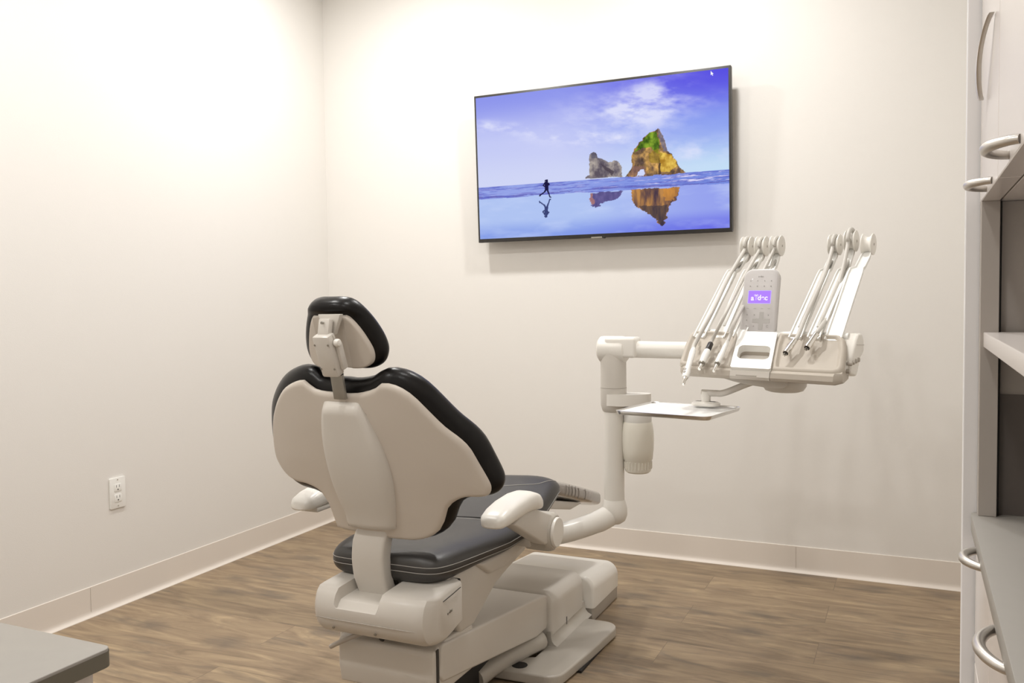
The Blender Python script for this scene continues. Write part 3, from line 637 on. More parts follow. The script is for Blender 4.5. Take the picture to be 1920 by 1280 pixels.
MB().box((1.372, -1.777, .33), (1.690, -1.768, .428), .002, 1).build('rear_gap_shade', 'dark', rh)  # dark slab painting the shade in the gap behind the housing
bb_ = onx(709, 1190, 1.50); MB().lathe([(0, 0), (.008, .001), (.008, .010), (0, .012)], (1.525, -1.868, .292), (0, -1, -.3), 18).build('cable_grommet', 'dark', rh)
MB().tube(spline([(1.475, -1.885, .300), (1.44, -1.895, .284), (1.405, -1.895, .266), (1.378, -1.885, .250)], 6), .006, 10).build('release_rod', 'grey', ch)
# --- lower structure
lb = MB(); P = [(-1.86, .155), (-1.868, .20), (-1.868, .262), (-1.862, .272), (-1.80, .283), (-1.66, .272), (-1.66, .155)]
lb.prism([(1.388, y, z) for y, z in P], (.278, 0, 0), .012, 4)
lb.build('rear_arm_box', 'white', ch, label='off-white box under the rear housing')
MB().box((1.355, -1.80, .165), (1.395, -1.68, .283), .010, 3).build('side_box', 'white', ch)
MB().box((1.6655, -1.8560, .165), (1.6685, -1.846, .274), 0).build('cover_gap_shade', 'gap', ch)  # dark strip drawn as the shade between rear box and lift cover
la = MB(); P = [(-1.832, .282), (-1.84, .270), (-1.846, .205), (-1.832, .186), (-1.25, .088), (-1.175, .088), (-1.155, .12), (-1.160, .188), (-1.19, .200), (-1.30, .215)]
la.prism([(1.372, y, z) for y, z in P], (.300, 0, 0), .018, 5)
lm = la.build('lift_arm_cover', 'white', ch, label='sloping off-white lift arm cover')
ul = MB(); P = [(-1.80, .19), (-1.20, .092), (-1.20, .060), (-1.62, .130), (-1.80, .165)]; ul.prism([(1.40, y, z) for y, z in P], (.235, 0, 0), .004, 2); ul.build('lift_arm', 'grey', ch)
uc = MB(); uc.box((1.39, -1.66, .02), (1.60, -1.20, .12), .004, 2); uc.build('undercarriage', 'dark', ch)
# base covers
def cover(name, x0, x1, y0, y1, z0, zt0, zt1, bev, m_, lab):
    mb = MB(); r_ = bev
    secs = []
    for y, ins in ((y0, .010), (y0+.003, .004), (y0+.010, 0), (y1-.030, 0), (y1-.010, .006), (y1, .018)):
        k = (y-y0)/(y1-y0); ztp = zt0+(zt1-zt0)*k-ins; q = []
        for (cx, cz_, a0) in ((x1-ins-r_, ztp-r_, 0), (x0+ins+r_, ztp-r_, 90)):
            for kk in range(9):
                a = math.radians(a0+90*kk/8); q.append((cx+r_*math.cos(a), y, cz_+r_*math.sin(a)))
        q = q+[(x0+ins, y, z0), (x1-ins, y, z0)]; secs.append(q)
    return mb.loft(secs).build(name, m_, ch, label=lab)
cover('pump_cover', 1.362, 1.688, -1.170, -.865, .068, .200, .188, .042, 'white', 'off-white base cover in front of the lift arm')
cover('front_cover', 1.345, 1.716, -.858, -.560, .052, .162, .140, .045, 'white2', 'off-white cover at the front end of the base')
MB().box((1.352, -.850, 0), (1.708, -.568, .056), .004, 2).build('front_plinth', 'grey', ch, label='grey plinth under the front cover')
MB().box((1.372, -1.17, .0), (1.682, -.86, .072), .003, 2).build('pump_plinth', 'plate', ch, label='grey plinth under the pump cover')
MB().box((1.6885, -1.045, .060), (1.6895, -1.042, .085), 0).build('cover_notch', 'dark', ch)
# foot plate
fpz = .036
fp = MB()
def arc(cx, cy, r_, a0, a1, n=6): return [(cx+r_*math.cos(math.radians(a0+(a1-a0)*k/n)), cy+r_*math.sin(math.radians(a0+(a1-a0)*k/n))) for k in range(n+1)]
outl = [(1.672, -.905)]+arc(1.775, -.955, .050, 90, -4)+[(1.814, -1.15)]+arc(1.745, -1.335, .052, 0, -90)+[(1.47, -1.395), (1.47, -1.310), (1.60, -1.300), (1.672, -1.270)]
fp.prism([(x, y, .004) for x, y in outl], (0, 0, fpz-.004), .011, 5)
fp.build('foot_plate', 'plate', ch, label='glossy grey-beige stepping plate on the floor')
def fil(y): return [(1.672, y, .02), (1.712, y, .034), (1.704, y, .0375), (1.696, y, .042), (1.690, y, .050), (1.687, y, .062), (1.686, y, .080), (1.672, y, .080)]
MB().loft([fil(-1.175), fil(-1.17), fil(-.87), fil(-.865)]).build('plate_upstand', 'plate', ch)
ru = MB(); P = spline([(1.66, -1.20, .060), (1.63, -1.30, .058), (1.60, -1.40, .052), (1.585, -1.50, .045)], 5); ru.tube(P, .030, 14); ru.build('frame_rail', 'plate', ch)
MB().lathe([(0, .0355), (.022, .0358), (.024, .0366), (.022, .0370), (0, .0371)], (1.655, -1.345, 0), n=24).build('plate_socket', 'dark', ch)
MB().box((1.44, -1.46, .035), (1.60, -1.44, .065), .004, 2).build('cross_bar', 'grey', ch)
MB().box((1.72, -1.25, .0005), (1.8145, -.99, .0075), 0).build('rubber_foot', 'dark', ch)

# ------------------------------------------------------------------ delivery unit on its pole
PXY = np.array([1.84, -1.0])
du = empty('delivery_unit', (PXY[0], PXY[1], 0), 'off-white delivery unit on a pole beside the chair, with keypad and hose arms', 'dental unit')
ap = MB(); ap.tube(spline([(1.60, -1.22, .385), (1.70, -1.14, .383), (1.79, -1.055, .405), (1.835, -1.005, .428), (1.85, -.99, .434)], 6), [.033]*13+[.0345]*12, 28)
ap.lathe([(0, -.040), (.020, -.038), (.034, -.028), (.041, -.010), (.041, .012), (.036, .030), (.033, .040)], (PXY[0], PXY[1], .435), (0, 0, 1), 36)
ap.build('support_arm', 'white2', du, label='off-white arm reaching out from under the chair')
MB().lathe([(.0325, 0), (.0325, .36)], (PXY[0], PXY[1], .44), n=40).build('pole', 'white2', du)
cl_ = MB(); cl_.lathe([(.030, .755), (.036, .762), (.041, .779), (.0415, .834), (.0405, .8345), (.0405, .8355), (.041, .836), (.041, .958)], (PXY[0], PXY[1], 0), n=44)
cb = cl_.build('collar', 'white', du, label='wide collar at the pole head')
MB().lathe([(.0418, .8345), (.0418, .8360)], (PXY[0], PXY[1], 0), n=44).build('collar_seam', 'grey', cb)
# elbow
el = MB(); el.lathe([(0, -.047), (.034, -.046), (.041, -.040), (.0425, -.03), (.0425, .03), (.041, .040), (.034, .046), (0, .047)], (PXY[0], PXY[1], .957), (1, 0, 0), 40)
el.box((PXY[0]-.02, PXY[1]-.036, .932), (PXY[0]+.082, PXY[1]+.036, .997), .010, 3)
el.build('elbow', 'white2', du, label='rounded elbow joint on top of the pole')
MB().tube([(PXY[0]+.03, PXY[1], .958), (2.36, PXY[1], .954)], .0265, 30).build('upper_arm', 'white2', du)
# bottle bracket
by = -.985; bx = ony(1196, 830, by)[0]; bz0 = ony(1196, 885, by)[2]; bz1 = ony(1196, 792, by)[2]; bk_ = (bz1-bz0)/.157; bzt = bz0-.005+.2118*bk_
bb2 = MB(); bb2.loft([[(x, y, z) for x, y in spline([(PXY[0]-.02, -1.03), (PXY[0]+.03, -1.045), (bx+.005, by-.040), (bx+.036, by-.01), (bx+.028, by+.035), (PXY[0]+.02, -.96)], 5, True)] for z in (bzt+.006, bzt+.012, bzt+.036, bzt+.042)])
bbo = bb2.build('bottle_bracket', 'white2', du)
me_ = bbo.data
# --- head frame
HTH, HRO = math.radians(12), math.radians(1.0)
hx = np.array([math.cos(HTH)*math.cos(HRO), -math.sin(HTH)*math.cos(HRO), -math.sin(HRO)]); hy = np.array([math.sin(HTH), math.cos(HTH), 0]); hz_ = np.cross(hx, hy)
HO_ = CAM+ray(1418, 705)*2.4
def HD(a, b, c): return HO_+hx*a+hy*b+hz_*c
def hinv(X): d = X-HO_; return np.array([d@hx, d@hy, d@hz_])
def h_a(px, py, a): return hinv(onp(px, py, hx, a+HO_@hx))
def h_b(px, py, b): return hinv(onp(px, py, hy, b+HO_@hy))
SL = math.atan2(.098, .145); sa, sb_ = math.cos(SL), math.sin(SL); LS = .172
hv = hy*sa+hz_*sb_; hn = np.cross(hx, hv)         # along the sloping face, and out of it
F0 = HD(0, 0, .020)
def FS(a, v, w): return F0+hx*a+hv*v+hn*w
def fproj(px, py, w=0.):
    X = onp(px, py, hn, F0@hn+w); d = X-F0; return d@hx, d@hv
def panel_h(cs, flat, rim=.012):
    def f(d, u, v):
        base = .014*rnd(d, .012); rec = min(1, max(0, (d-rim)/.010)); rec = rec*rec*(3-2*rec)
        g = 0
        for c in cs:
            t = 1-min(1, abs(u-c-(v*-.18))/.007); g = max(g, t*t*(3-2*t)*min(1, max(0, v-.045)/.02)*min(1, max(0, .135-v)/.02))
        return base-rec*.008+g*.008
    return f
def skew(P, k=-.22): return [(u+k*v, v) for u, v in P]
# left taupe panel
def corner(P, n=5): return np.array(spline(P, n, True))
pL = [(-.236, .018), (-.232, .006), (-.220, .0), (-.15, -.001), (-.074, -.002), (-.071, .04), (-.071, .12), (-.074, LS), (-.15, LS), (-.205, LS), (-.222, LS-.006), (-.232, LS-.024), (-.236, .10)]
pR = [(.040, -.002), (.12, -.001), (.205, .0), (.224, .008), (.232, .026), (.234, .10), (.230, LS-.024), (.220, LS-.006), (.205, LS), (.12, LS), (.043, LS), (.037, .12), (.037, .04)]
def lin_poly(P, n=3):
    out = []
    for i in range(len(P)):
        a, b = np.array(P[i]), np.array(P[(i+1) % len(P)])
        for k in range(n): out.append(a+(b-a)*k/n)
    return np.array(out)
KS = -.19
def FSk(a, v, w): return FS(a+KS*v, v, w)
hl = pillow(lin_poly(pL), lambda u, v, w: FSk(u, v, w-.012), panel_h((-.173, -.108), 0), lambda d, u, v: .022*rnd(d, .022), 60, 50).build('left_instrument_panel', 'taupe', du, label='taupe instrument rest left of the handle')
hr_ = pillow(lin_poly(pR), lambda u, v, w: FSk(u, v, w-.012), panel_h((.095, .162), 0), lambda d, u, v: .022*rnd(d, .022), 60, 50).build('right_instrument_panel', 'taupe', du, label='taupe instrument rest right of the handle')
# front skirts
def skirt(name, a0, a1, m_, lab=None, ends=(0, 0)):
    secs = []
    for i in range(11):
        k = i/10; a = a0+(a1-a0)*k; e = 0
        if ends[0] and k < .1: e = (1-k/.1)
        if ends[1] and k > .9: e = (k-.9)/.1
        q = [FSk(a, .004, -.004), HD(a, -.009+.02*e**2, .012), HD(a, -.012+.022*e**2, -.002), HD(a, -.008+.024*e**2, -.010+.004*e), HD(a, .01+.01*e, -.013+.006*e), HD(a-.01, .10, -.012+.01*e), HD(a-.012, .11, .060), FSk(a, .10, -.03)]
        secs.append(q)
    return MB().loft(secs).build(name, m_, du, label=lab)
skirt('left_skirt', -.232, -.0725, 'taupe', ends=(1, 0)); skirt('right_skirt', .042, .228, 'taupe', ends=(0, 1))
# centre handle module with its opening
def ring(T, outer, inner, t0, t1):
    n = len(outer); mb = MB(); vs = [T(a, b, t1) for a, b in outer]+[T(a, b, t1) for a, b in inner]+[T(a, b, t0) for a, b in inner]+[T(a, b, t0) for a, b in outer]; fs = []
    for j in range(4):
        for k in range(n): fs.append((j*n+k, j*n+(k+1) % n, ((j+1) % 4)*n+(k+1) % n, ((j+1) % 4)*n+k))
    return mb.add(vs, fs)
def rr_n(x0, x1, y0, y1, r_, n=8): return rrect(x1-x0, y1-y0, r_, n, (x0+x1)/2, (y0+y1)/2)
cm_ = ring(FSk, rr_n(-.074, .041, -.006, LS-.010, .006), rr_n(-.062, .031, .034, .096, .016), -.016, .007)
chm = cm_.build('handle_module', 'bright', du, label='bright white centre handle with rounded opening')
bpy_me = chm.data
MB().loft([[FSk(a, v, w) for a, v in rr_n(-.0615, .0305, .0345, .0955, .015)] for w in (-.062, -.061)]).build('shaded_opening_floor', 'taupe', chm)  # taupe on floor and wall paints the shade inside the opening
MB().loft([[FSk(a, v, w) for a, v in rr_n(-.0625, .0315, .0335, .0965, .016)] for w in (-.062, -.012)], cap=False).build('shaded_opening_wall', 'taupe', chm)
skirt('handle_skirt', -.0735, .0405, 'white', 'off-white front below the handle')
MB().box((-.055, -.0125, -.001), (.005, -.008, .003), .001, 1, T=HD).build('label_strip', 'grey', du)
# rear body
rb = MB()
for (a0, a1) in ((-.250, .226),):
    P = [(.095, .010), (.100, .055), (.150, .106), (.165, .117), (.195, .118), (.215, .100), (.218, .064), (.180, .045), (.160, .012), (.15, .000)]
    rb.prism([HD(a0, b, c) for b, c in P], hx*(a1-a0), .014, 4)
rb.build('rear_body', 'white2', du, label='off-white housing behind the instrument rests')
MB().tube([HD(.2265, .14, .088), HD(.2265, .214, .084)], .0008, 6).build('body_seam', 'grey', du)
for k in range(4): 
    p = h_b(1572+k*8, 686-k*3.2, .10+k*.014)
    MB().lathe([(0, 0), (.0055, .0005), (.0065, .004), (.0065, .010), (.005, .013), (0, .014)], HD(.218, .085+k*.024, .040+k*.002), hx, 16).build('adjust_knob', 'grey', du)
MB().lathe([(0, 0), (.0055, .0005), (.0065, .004), (.0065, .010), (0, .012)], HD(.216, .082, .020), hx, 16).build('adjust_knob', 'grey', du)
MB().box((.16, .06, .0), (.217, .17, .05), .012, 3, T=HD).build('knob_housing', 'white2', du)
# underside pod
pd = MB(); P = spline([(-.128, -.006), (-.122, -.014), (-.07, -.026), (.0, -.034), (.06, -.034), (.07, -.006)], 4)
pd.prism([HD(a, .045, c) for a, c in P], hy*.12, .008, 3); pd.build('underside_pod', 'white', du)
pc = MB(); pc.lathe([(0, -.050), (.040, -.050), (.052, -.046), (.060, -.034), (.062, -.018), (.062, .0)], HD(.040, .11, 0), hz_, 44); pco = pc.build('rotation_hub', 'white', du, label='round rotation hub under the head')
MB().lathe([(.0625, -.0195), (.0625, -.0180)], HD(.040, .11, 0), hz_, 44).build('hub_seam', 'grey', pco)
MB().lathe([(.030, .0), (.030, .05)], HD(.05, .19, 0), hz_, 30).build('arm_joint', 'white2', du)
# keypad
K0 = HD(-.055, .146, .101); kt = math.radians(10); kv = hz_*math.cos(kt)+hy*math.sin(kt); kn = np.cross(hx, kv); kn = kn if kn[1] < 0 else -kn
kx = hx
def KP(a, b, c): return K0+kx*a+kv*b+kn*c
KW, KH_ = .108, .196
def krr(dw, r_): return rrect(KW-dw, KH_-dw, r_, 8, 0, KH_/2)
def barrel(P): return [(a*(1+.0*b), b+.006*(1-(a/(KW/2))**2)*(1 if b > KH_/2 else -1)) for a, b in P]
kb = MB().loft([[KP(a, b, w) for a, b in barrel(krr(dw, r_))] for w, dw, r_ in ((-.016, .014, .018), (-.013, .004, .022), (-.004, 0, .024), (.003, .002, .023), (.0052, .007, .020), (.006, .012, .018))])
kbo = kb.build('keypad', 'keypad', du, label='grey touch keypad with a lit purple display')
MB().loft([[KP(a, b, w) for a, b in rrect(.066, .036, .001, 2, -.001, .116)] for w in (.0055, .0066)]).build('display', 'purple', kbo, label='lit purple display')
MB().loft([[KP(a, b, w) for a, b in rrect(.070, .040, .002, 3, -.001, .116)] for w in (.0055, .0062)]).build('display_edge', emis('display_halo', (205, 190, 250), 1.0), kbo)
KT = lambda a0, b0: (lambda a, b, c: KP(a0+a, b0+b, .0068+c))
text_mesh('logo_lettering', 'a', .0215, KT(-.0215, .1125), 'glow', kbo, .0006, .0002)
text_mesh('logo_lettering', 'dec', .0215, KT(.0090, .1135), 'glow', kbo, .0006, .0002)
lt = MB(); lt.box((-.0110, .1065, .0068), (-.0098, .1200, .0071), T=KP)
for s_ in (-1, 1):
    pp_ = spline([(-.0104, .1200), (-.0104+s_*.003, .1228), (-.0104+s_*.0065, .1205)], 5); lt.tube([KP(a, b, .0070) for a, b in pp_], .0008, 5)
    pp_ = spline([(-.0104, .1205), (-.0104+s_*.0025, .1195), (-.0104+s_*.0045, .1170)], 5); lt.tube([KP(a, b, .0070) for a, b in pp_], .0006, 5)
lt.build('palm_emblem', 'glow', kbo)
text_mesh('small_lettering', 'a-dec', .0075, KT(-.001, .177), 'keymark', kbo, 0, .0001)
for j, b in enumerate((.1640, .1480)):
    for i, a in enumerate((-.031, -.010, .011, .031)):
        MB().lathe([(0, .0062), (.0014+.0004*j, .0062), (.0014+.0004*j, .0066), (0, .0066)], KP(a, b, 0), kn, 12).build('key_mark', 'keymark', kbo)
for i, a in enumerate((-.034, -.012, .009, .030)): MB().box((a-.0038, .0815, .0060), (a+.0038, .0825, .0064), T=KP).build('key_mark', 'keymark', kbo)
for a, b in ((-.034, .063), (-.012, .063), (.030, .063), (-.034, .047), (-.034, .030), (-.012, .030)): MB().lathe([(0, .0062), (.0017, .0062), (.0017, .0066), (0, .0066)], KP(a, b, 0), kn, 12).build('key_mark', 'keymark', kbo)
MB().tube([KP(.029+.0028*math.cos(t), .030+.0035*math.sin(t), .0064) for t in np.linspace(.5, 5.8, 14)], .0004, 5).build('power_mark', 'keymark', kbo)
MB().lathe([(0, .0062), (.0014, .0062), (.0014, .0068), (0, .0068)], KP(-.026, .1690, 0), kn, 12).build('indicator_light', 'led', kbo)
cr_ = [(-.026, .040), (-.026, .052), (-.0065, .0525), (-.006, .072), (.006, .072), (.0065, .0525), (.026, .052), (.026, .040), (.0065, .0395), (.006, .020), (-.006, .020), (-.0065, .0395)]
MB().prism([KP(a+.009, b, .0060) for a, b in cr_], kn*.0007, .0003, 1).build('cross_key', 'keycross', kbo)
MB().box((-.03, -.010, -.030), (.03, .012, -.004), .006, 3, T=KP).build('keypad_mount', 'bright', kbo)
# --- whip arms, rollers, hoses
WH = [  # a, bottom, kink, roller centre, hose end (px) on the rest, kind
    (-.224, (1317, 620), (1373, 509), (1402, 462)), (-.163, (1354, 620), (1404, 509), (1429, 462)), (-.100, (1391, 620), (1445, 503), (1457, 461)),
    (.062, (1496, 622), (1546, 509), (1566, 459)), (.115, (1531, 622), (1581, 508), (1596, 452)), (.166, (1566, 624), (1606, 505), (1628, 458))]
def ribbon(mb, pts, wid, th, side):
    secs = []
    for i, p in enumerate(pts):
        t = pts[min(i+1, len(pts)-1)]-pts[max(0, i-1)]; t /= np.linalg.norm(t); n = np.cross(side, t); n /= np.linalg.norm(n); w_, h = wid[i]/2, th/2
        secs.append([p+side*x*w_+n*y*h for x, y in ((-1, 1), (-.82, 1), (-.70, .15), (.70, .15), (.82, 1), (1, 1), (1, -.6), (.8, -1), (-.8, -1), (-1, -.6))])
    return mb.loft(secs)
rollers = []
for i, (a, bpx, kpx, rpx) in enumerate(WH):
    b_, k_, r_ = (h_a(*q, a) for q in (bpx, kpx, rpx))
    B_, K_, R_ = HD(*b_), HD(*k_), HD(*r_); dirv = (K_-B_)/np.linalg.norm(K_-B_)
    B0 = B_-dirv*.03
    up = np.cross(hx, dirv); up = up if up[2] > 0 else -up
    arm = MB(); pts = [B0, B_, B_+(K_-B_)*.5, B_+(K_-B_)*.93, K_, K_+(R_-K_)*.22+up*-.016, K_+(R_-K_)*.62+up*-.018, R_+up*-.016]
    ribbon(arm, pts, [x_*(1 if i == 5 else .80) for x_ in (.046, .046, .044, .044, .040, .030, .030, .022)], .012, hx)
    ao = arm.build('whip_arm', 'bright', du, label='white sloping hose arm' if i != 5 else 'empty white hose arm without a hose')
    ro = MB(); ro.lathe([(0, -.017), (.012, -.017), (.030, -.0165), (.0325, -.0155), (.0325, -.013), (.026, -.009), (.0225, -.003), (.0225, .003), (.026, .009), (.0325, .013), (.0325, .0155), (.030, .0165), (.012, .017), (0, .017)], R_, hx, 36)
    rr_ = ro.build('hose_roller', 'white2', ao)
    MB().lathe([(0, .0165), (.004, .0172), (.004, .0176), (0, .0178)], R_, hx, 12).build('roller_pin', 'grey', rr_)
    rollers.append((a, B_, K_, R_, dirv, up))
# rear cross rail under the arms
MB().tube([HD(-.245, .158, .106), HD(.200, .158, .106)], .013, 18).build('rear_rail', 'bright', du)

def on_rest(px, py, w): a, v = fproj(px, py, w); return F0+hx*a+hv*v+hn*w
def hose_path(i, start, mids, lift=.0):
    a, B_, K_, R_, dv, up = rollers[i]
    fr = -dv; rad = .0285+lift
    pts = [start]+mids
    f0 = R_-np.cross(hx, up)*0
    back = dv
    circ = []
    for t in np.linspace(150, -75, 12):
        t_ = math.radians(t); circ.append(R_+back*-math.cos(PI-t_)*rad*1.0+up*math.sin(t_)*rad)
    return pts, circ
def hose_tool(i, name, label, tip_px, neck_px, w0, mids_px, build_tool, hr=.0047, grp='hoses', lift=0.):
    t = None
    tip = on_rest(*tip_px, w0); neck = on_rest(*neck_px, w0+.004)
    ax = (neck-tip)/np.linalg.norm(neck-tip)
    t = empty(name, tuple(tip), label, 'dental instrument', 'instruments hanging on the delivery head')
    build_tool(t, tip, ax, np.linalg.norm(neck-tip))
    a, B_, K_, R_, dv, up = rollers[i]
    rad = .0225+hr+lift; pts = [neck-ax*.004, neck+ax*.02]
    for (px, py, am, off) in mids_px:
        P_ = onp(px, py, hx, am+HO_@hx); pts.append(P_)
    fwd = -dv
    for tdeg in (165, 135, 105, 75, 45, 15, -15, -50, -80):
        tr = math.radians(tdeg); pts.append(R_+fwd*(-math.cos(PI-tr))*-1*rad*-1*-1+up*math.sin(tr)*rad if False else R_+dv*(math.cos(tr))*rad*1.0+up*math.sin(tr)*rad)
    pts.append(R_-up*(rad+.004)-dv*.03); pts.append(K_+dv*.01-up*.002+(R_-K_)*.10); pts.append(K_-dv*.06+up*-.0015); pts.append(B_+dv*.02-up*.001)
    MB().tube(spline(pts, 7), hr, 12).build('hose', 'hose', t)
    return t
def prof_tool(t, tip, ax, L, segs):
    for nm, m_, pr, lab in segs: MB().lathe([(r_, h*L) for r_, h in pr], tip, ax, 22).build(nm, m_, t, **({'label': lab} if lab else {}))
def syringe(t, tip, ax, L):
    prof_tool(t, tip, ax, L, [('nozzle', 'chrome', [(0, 0), (.003, 0), (.0045, .02), (.0045, .13), (.0065, .15), (.008, .19)], 'short chrome nozzle'),
        ('body', 'bright', [(.0085, .18), (.0100, .22), (.0105, .34), (.0085, .42), (.0080, .60), (.0092, .86), (.0078, .94), (.0050, 1.0)], None)])
    s_ = -hn*-1
    for k in (.27, .34): MB().lathe([(0, .006), (.0038, .006), (.0038, .0115), (0, .012)], tip+ax*L*k, hn-.3*hx, 12).build('button', 'steelgrey', t)
def coupler_black(t, tip, ax, L):
    prof_tool(t, tip, ax, L, [('nozzle', 'chrome', [(0, 0), (.0042, 0), (.0046, .02), (.0046, .20)], 'chrome nozzle'), ('ring', 'steelgrey', [(.0060, .18), (.0092, .20), (.0092, .24), (.006, .25)], None),
        ('body', 'bright', [(.0088, .23), (.0096, .30), (.0108, .50), (.0100, .66), (.0090, .70)], None), ('collar', 'darkc', [(.0080, .69), (.0086, .70), (.0082, .97), (.006, 1.0)], 'ribbed black collar')])
def coupler_plain(t, tip, ax, L):
    prof_tool(t, tip, ax, L, [('nozzle', 'chrome', [(0, 0), (.0038, 0), (.0042, .02), (.0042, .24)], 'chrome nozzle'), ('ring', 'steelgrey', [(.005, .22), (.0082, .235), (.0082, .26), (.006, .27)], None),
        ('body', 'bright', [(.0078, .26), (.0085, .30), (.0085, .55), (.0072, .58), (.0070, .80), (.0055, 1.0)], None)])
def chrome_end(t, tip, ax, L):
    prof_tool(t, tip, ax, L, [('metal_sleeve', 'chrome', [(.0075, 0), (.0094, .0), (.0096, .06), (.0088, .5), (.0078, 1.0), (.004, 1.01)], 'polished chrome hose end'), ('socket', 'darkc', [(0, -.004), (.0076, -.004), (.0076, .03), (0, .03)], 'dark socket face')])
    for k in range(4):
        q = tip+(hx*math.cos(k*PI/2)+np.cross(ax, hx)*math.sin(k*PI/2))*.0035; MB().lathe([(0, -.0075), (.0014, -.0075), (.0014, -.003), (0, -.003)], q, ax, 8).build('port', 'steelgrey', t)
M['darkc'] = mat('black_rubber', (.025, .02, .018), .4, linear=True)
hose_tool(0, 'air_water_syringe', 'white syringe with small chrome tip, leftmost of the instruments', (1281, 721), (1301, 652), .030, [(1335, 585, -.175, 0), (1366, 520, -.205, 0)], syringe, .0062)
hose_tool(1, 'handpiece_coupler', 'white instrument end with a black collar, second from the left', (1311, 692), (1333, 643), .022, [(1362, 585, -.118, 0), (1392, 525, -.145, 0)], coupler_black, .0050)
hose_tool(2, 'handpiece_coupler', 'slim all-white instrument end hanging just left of the handle', (1338, 696), (1364, 640), .022, [(1384, 592, -.100, 0), (1422, 525, -.116, 0)], coupler_plain, .0050)
hose_tool(3, 'instrument_hose', 'hose with chrome end nearest the right side of the keypad', (1473, 662), (1490, 638), .022, [(1512, 590, .075, 0), (1546, 515, .068, 0)], chrome_end, .0062)
hose_tool(4, 'instrument_hose', 'hose with chrome end lying higher, second right of the keypad', (1513, 652), (1531, 625), .022, [(1560, 580, .118, 0), (1578, 515, .119, 0)], chrome_end, .0064, lift=.008)
# --- tray arm and tray
TZ = .798
M['pan'] = mat('white_reflection_floor', (.90, .90, .885), .30, metal=.0, linear=True, vary=.01)  # white non-metal colour stands in for the reflection on the steel
c4 = [onz(*q, TZ) for q in ((1156, 771), (1218, 754), (1390, 763), (1331, 785))]
tc_ = sum(c4)/4; tl = ((c4[3]-c4[0])+(c4[2]-c4[1]))/2; tw = ((c4[1]-c4[0])+(c4[2]-c4[3]))/2; LL, WW = np.linalg.norm(tl), np.linalg.norm(tw); tl /= LL; tw -= (tw@tl)*tl; tw /= np.linalg.norm(tw); WW *= .98
def TR(a, b, c): return tc_+tl*a+tw*b+np.array([0, 0, c])
q0 = ony(1400, 714, tc_[1]+.10); th_c = ony(1309, 752, tc_[1]+.085)
ta = MB(); ha = TR(*[0, 0, 0]); hub = tc_+tl*.045+tw*(WW/2-.035)
hubt = np.array([hub[0], hub[1], TZ+.042])
ta.tube(spline([hubt+tl*-.012, hubt+tl*.03, hubt+tl*.06+np.array([0, 0, .004]), HD(-.03, .08, -.022), HD(.03, .09, -.020)], 7), .0095, 18)
ta.build('tray_arm', 'white', du, label='bent tray arm below the head')
MB().lathe([(.0125, .014), (.0135, .016), (.0135, .040), (.012, .046), (0, .047)], (hub[0], hub[1], TZ), n=28).build('tray_pivot', 'white2', du)
MB().loft([[TR(a, b, z)+(hub-tc_) for a, b in rrect(.082-i_, .050-i_, .02, 6)] for z, i_ in ((.0035, .006), (.006, 0), (.012, 0), (.016, .010), (.017, .022))]).build('tray_clamp', 'white2', du)
trk = empty('instrument_tray', tuple(TR(0, 0, -.012)), 'empty polished steel tray held below the delivery head', 'tray')
rings = []
for z, i_ in ((-.0012, .022), (-.010, .012), (-.0125, .006), (0, 0), (.0028, -.002), (.0034, .001), (.0018, .004), (-.006, .008), (-.0028, .020)):
    rings.append([TR(a, b, z) for a, b in rrect(LL-2*i_, WW-2*i_, .022, 8)])
rings = [[TR(a, b, z) for a, b in rrect(LL-2*i_, WW-2*i_, max(.006, .024-i_), 8)] for z, i_ in ((-.0085, .014), (-.0085, .0060), (-.006, .003), (.001, .0), (.0026, -.001), (.0032, .0008), (.0022, .0022), (-.002, .0035), (-.0040, .005), (-.0042, .012))]
tm = MB().loft(rings); tm.build('steel_rim', 'tray', trk)
MB().loft([[TR(a, b, z) for a, b in rrect(LL-.0075, WW-.0075, .019, 8)] for z in (-.0060, -.0012)]).build('pan_floor', 'pan', trk, label='tray floor with its bright reflection as white colour')
# --- bottle
bt = empty('water_bottle', (bx, by, bz0), 'frosted plastic water bottle hanging beside the pole', 'bottle')
MB().lathe([(r_, (h_-.005)*bk_) for r_, h_ in [(0, .005), (.034, .005), (.040, .010), (.0425, .020), (.0435, .044), (.0465, .048), (.0498, .080), (.0508, .106), (.0500, .134), (.0465, .160), (.043, .168), (.030, .171)]], (bx, by, bz0), n=44).build('bottle_body', 'frost', bt)
bsm = MB()
for k in range(26):
    t = 2*PI*k/26; bsm.tube([(bx+.0432*math.cos(t), by+.0432*math.sin(t), bz0+.014), (bx+.0438*math.cos(t), by+.0438*math.sin(t), bz0+.036)], .0016, 6)
bsm.build('base_ribs', 'frost', bt)
MB().lathe([(r_, (h_-.005)*bk_) for r_, h_ in [(.0440, .046), (.0455, .0475), (.0462, .050), (.0440, .0505)]], (bx, by, bz0), n=44).build('base_ring', 'white2', bt)
MB().lathe([(r_, (h_-.005)*bk_) for r_, h_ in [(.0425, .162), (.0440, .165), (.0445, .190), (.043, .200), (.040, .2115), (0, .2118)]], (bx, by, bz0), n=44).build('bottle_cap', 'bright', bt)

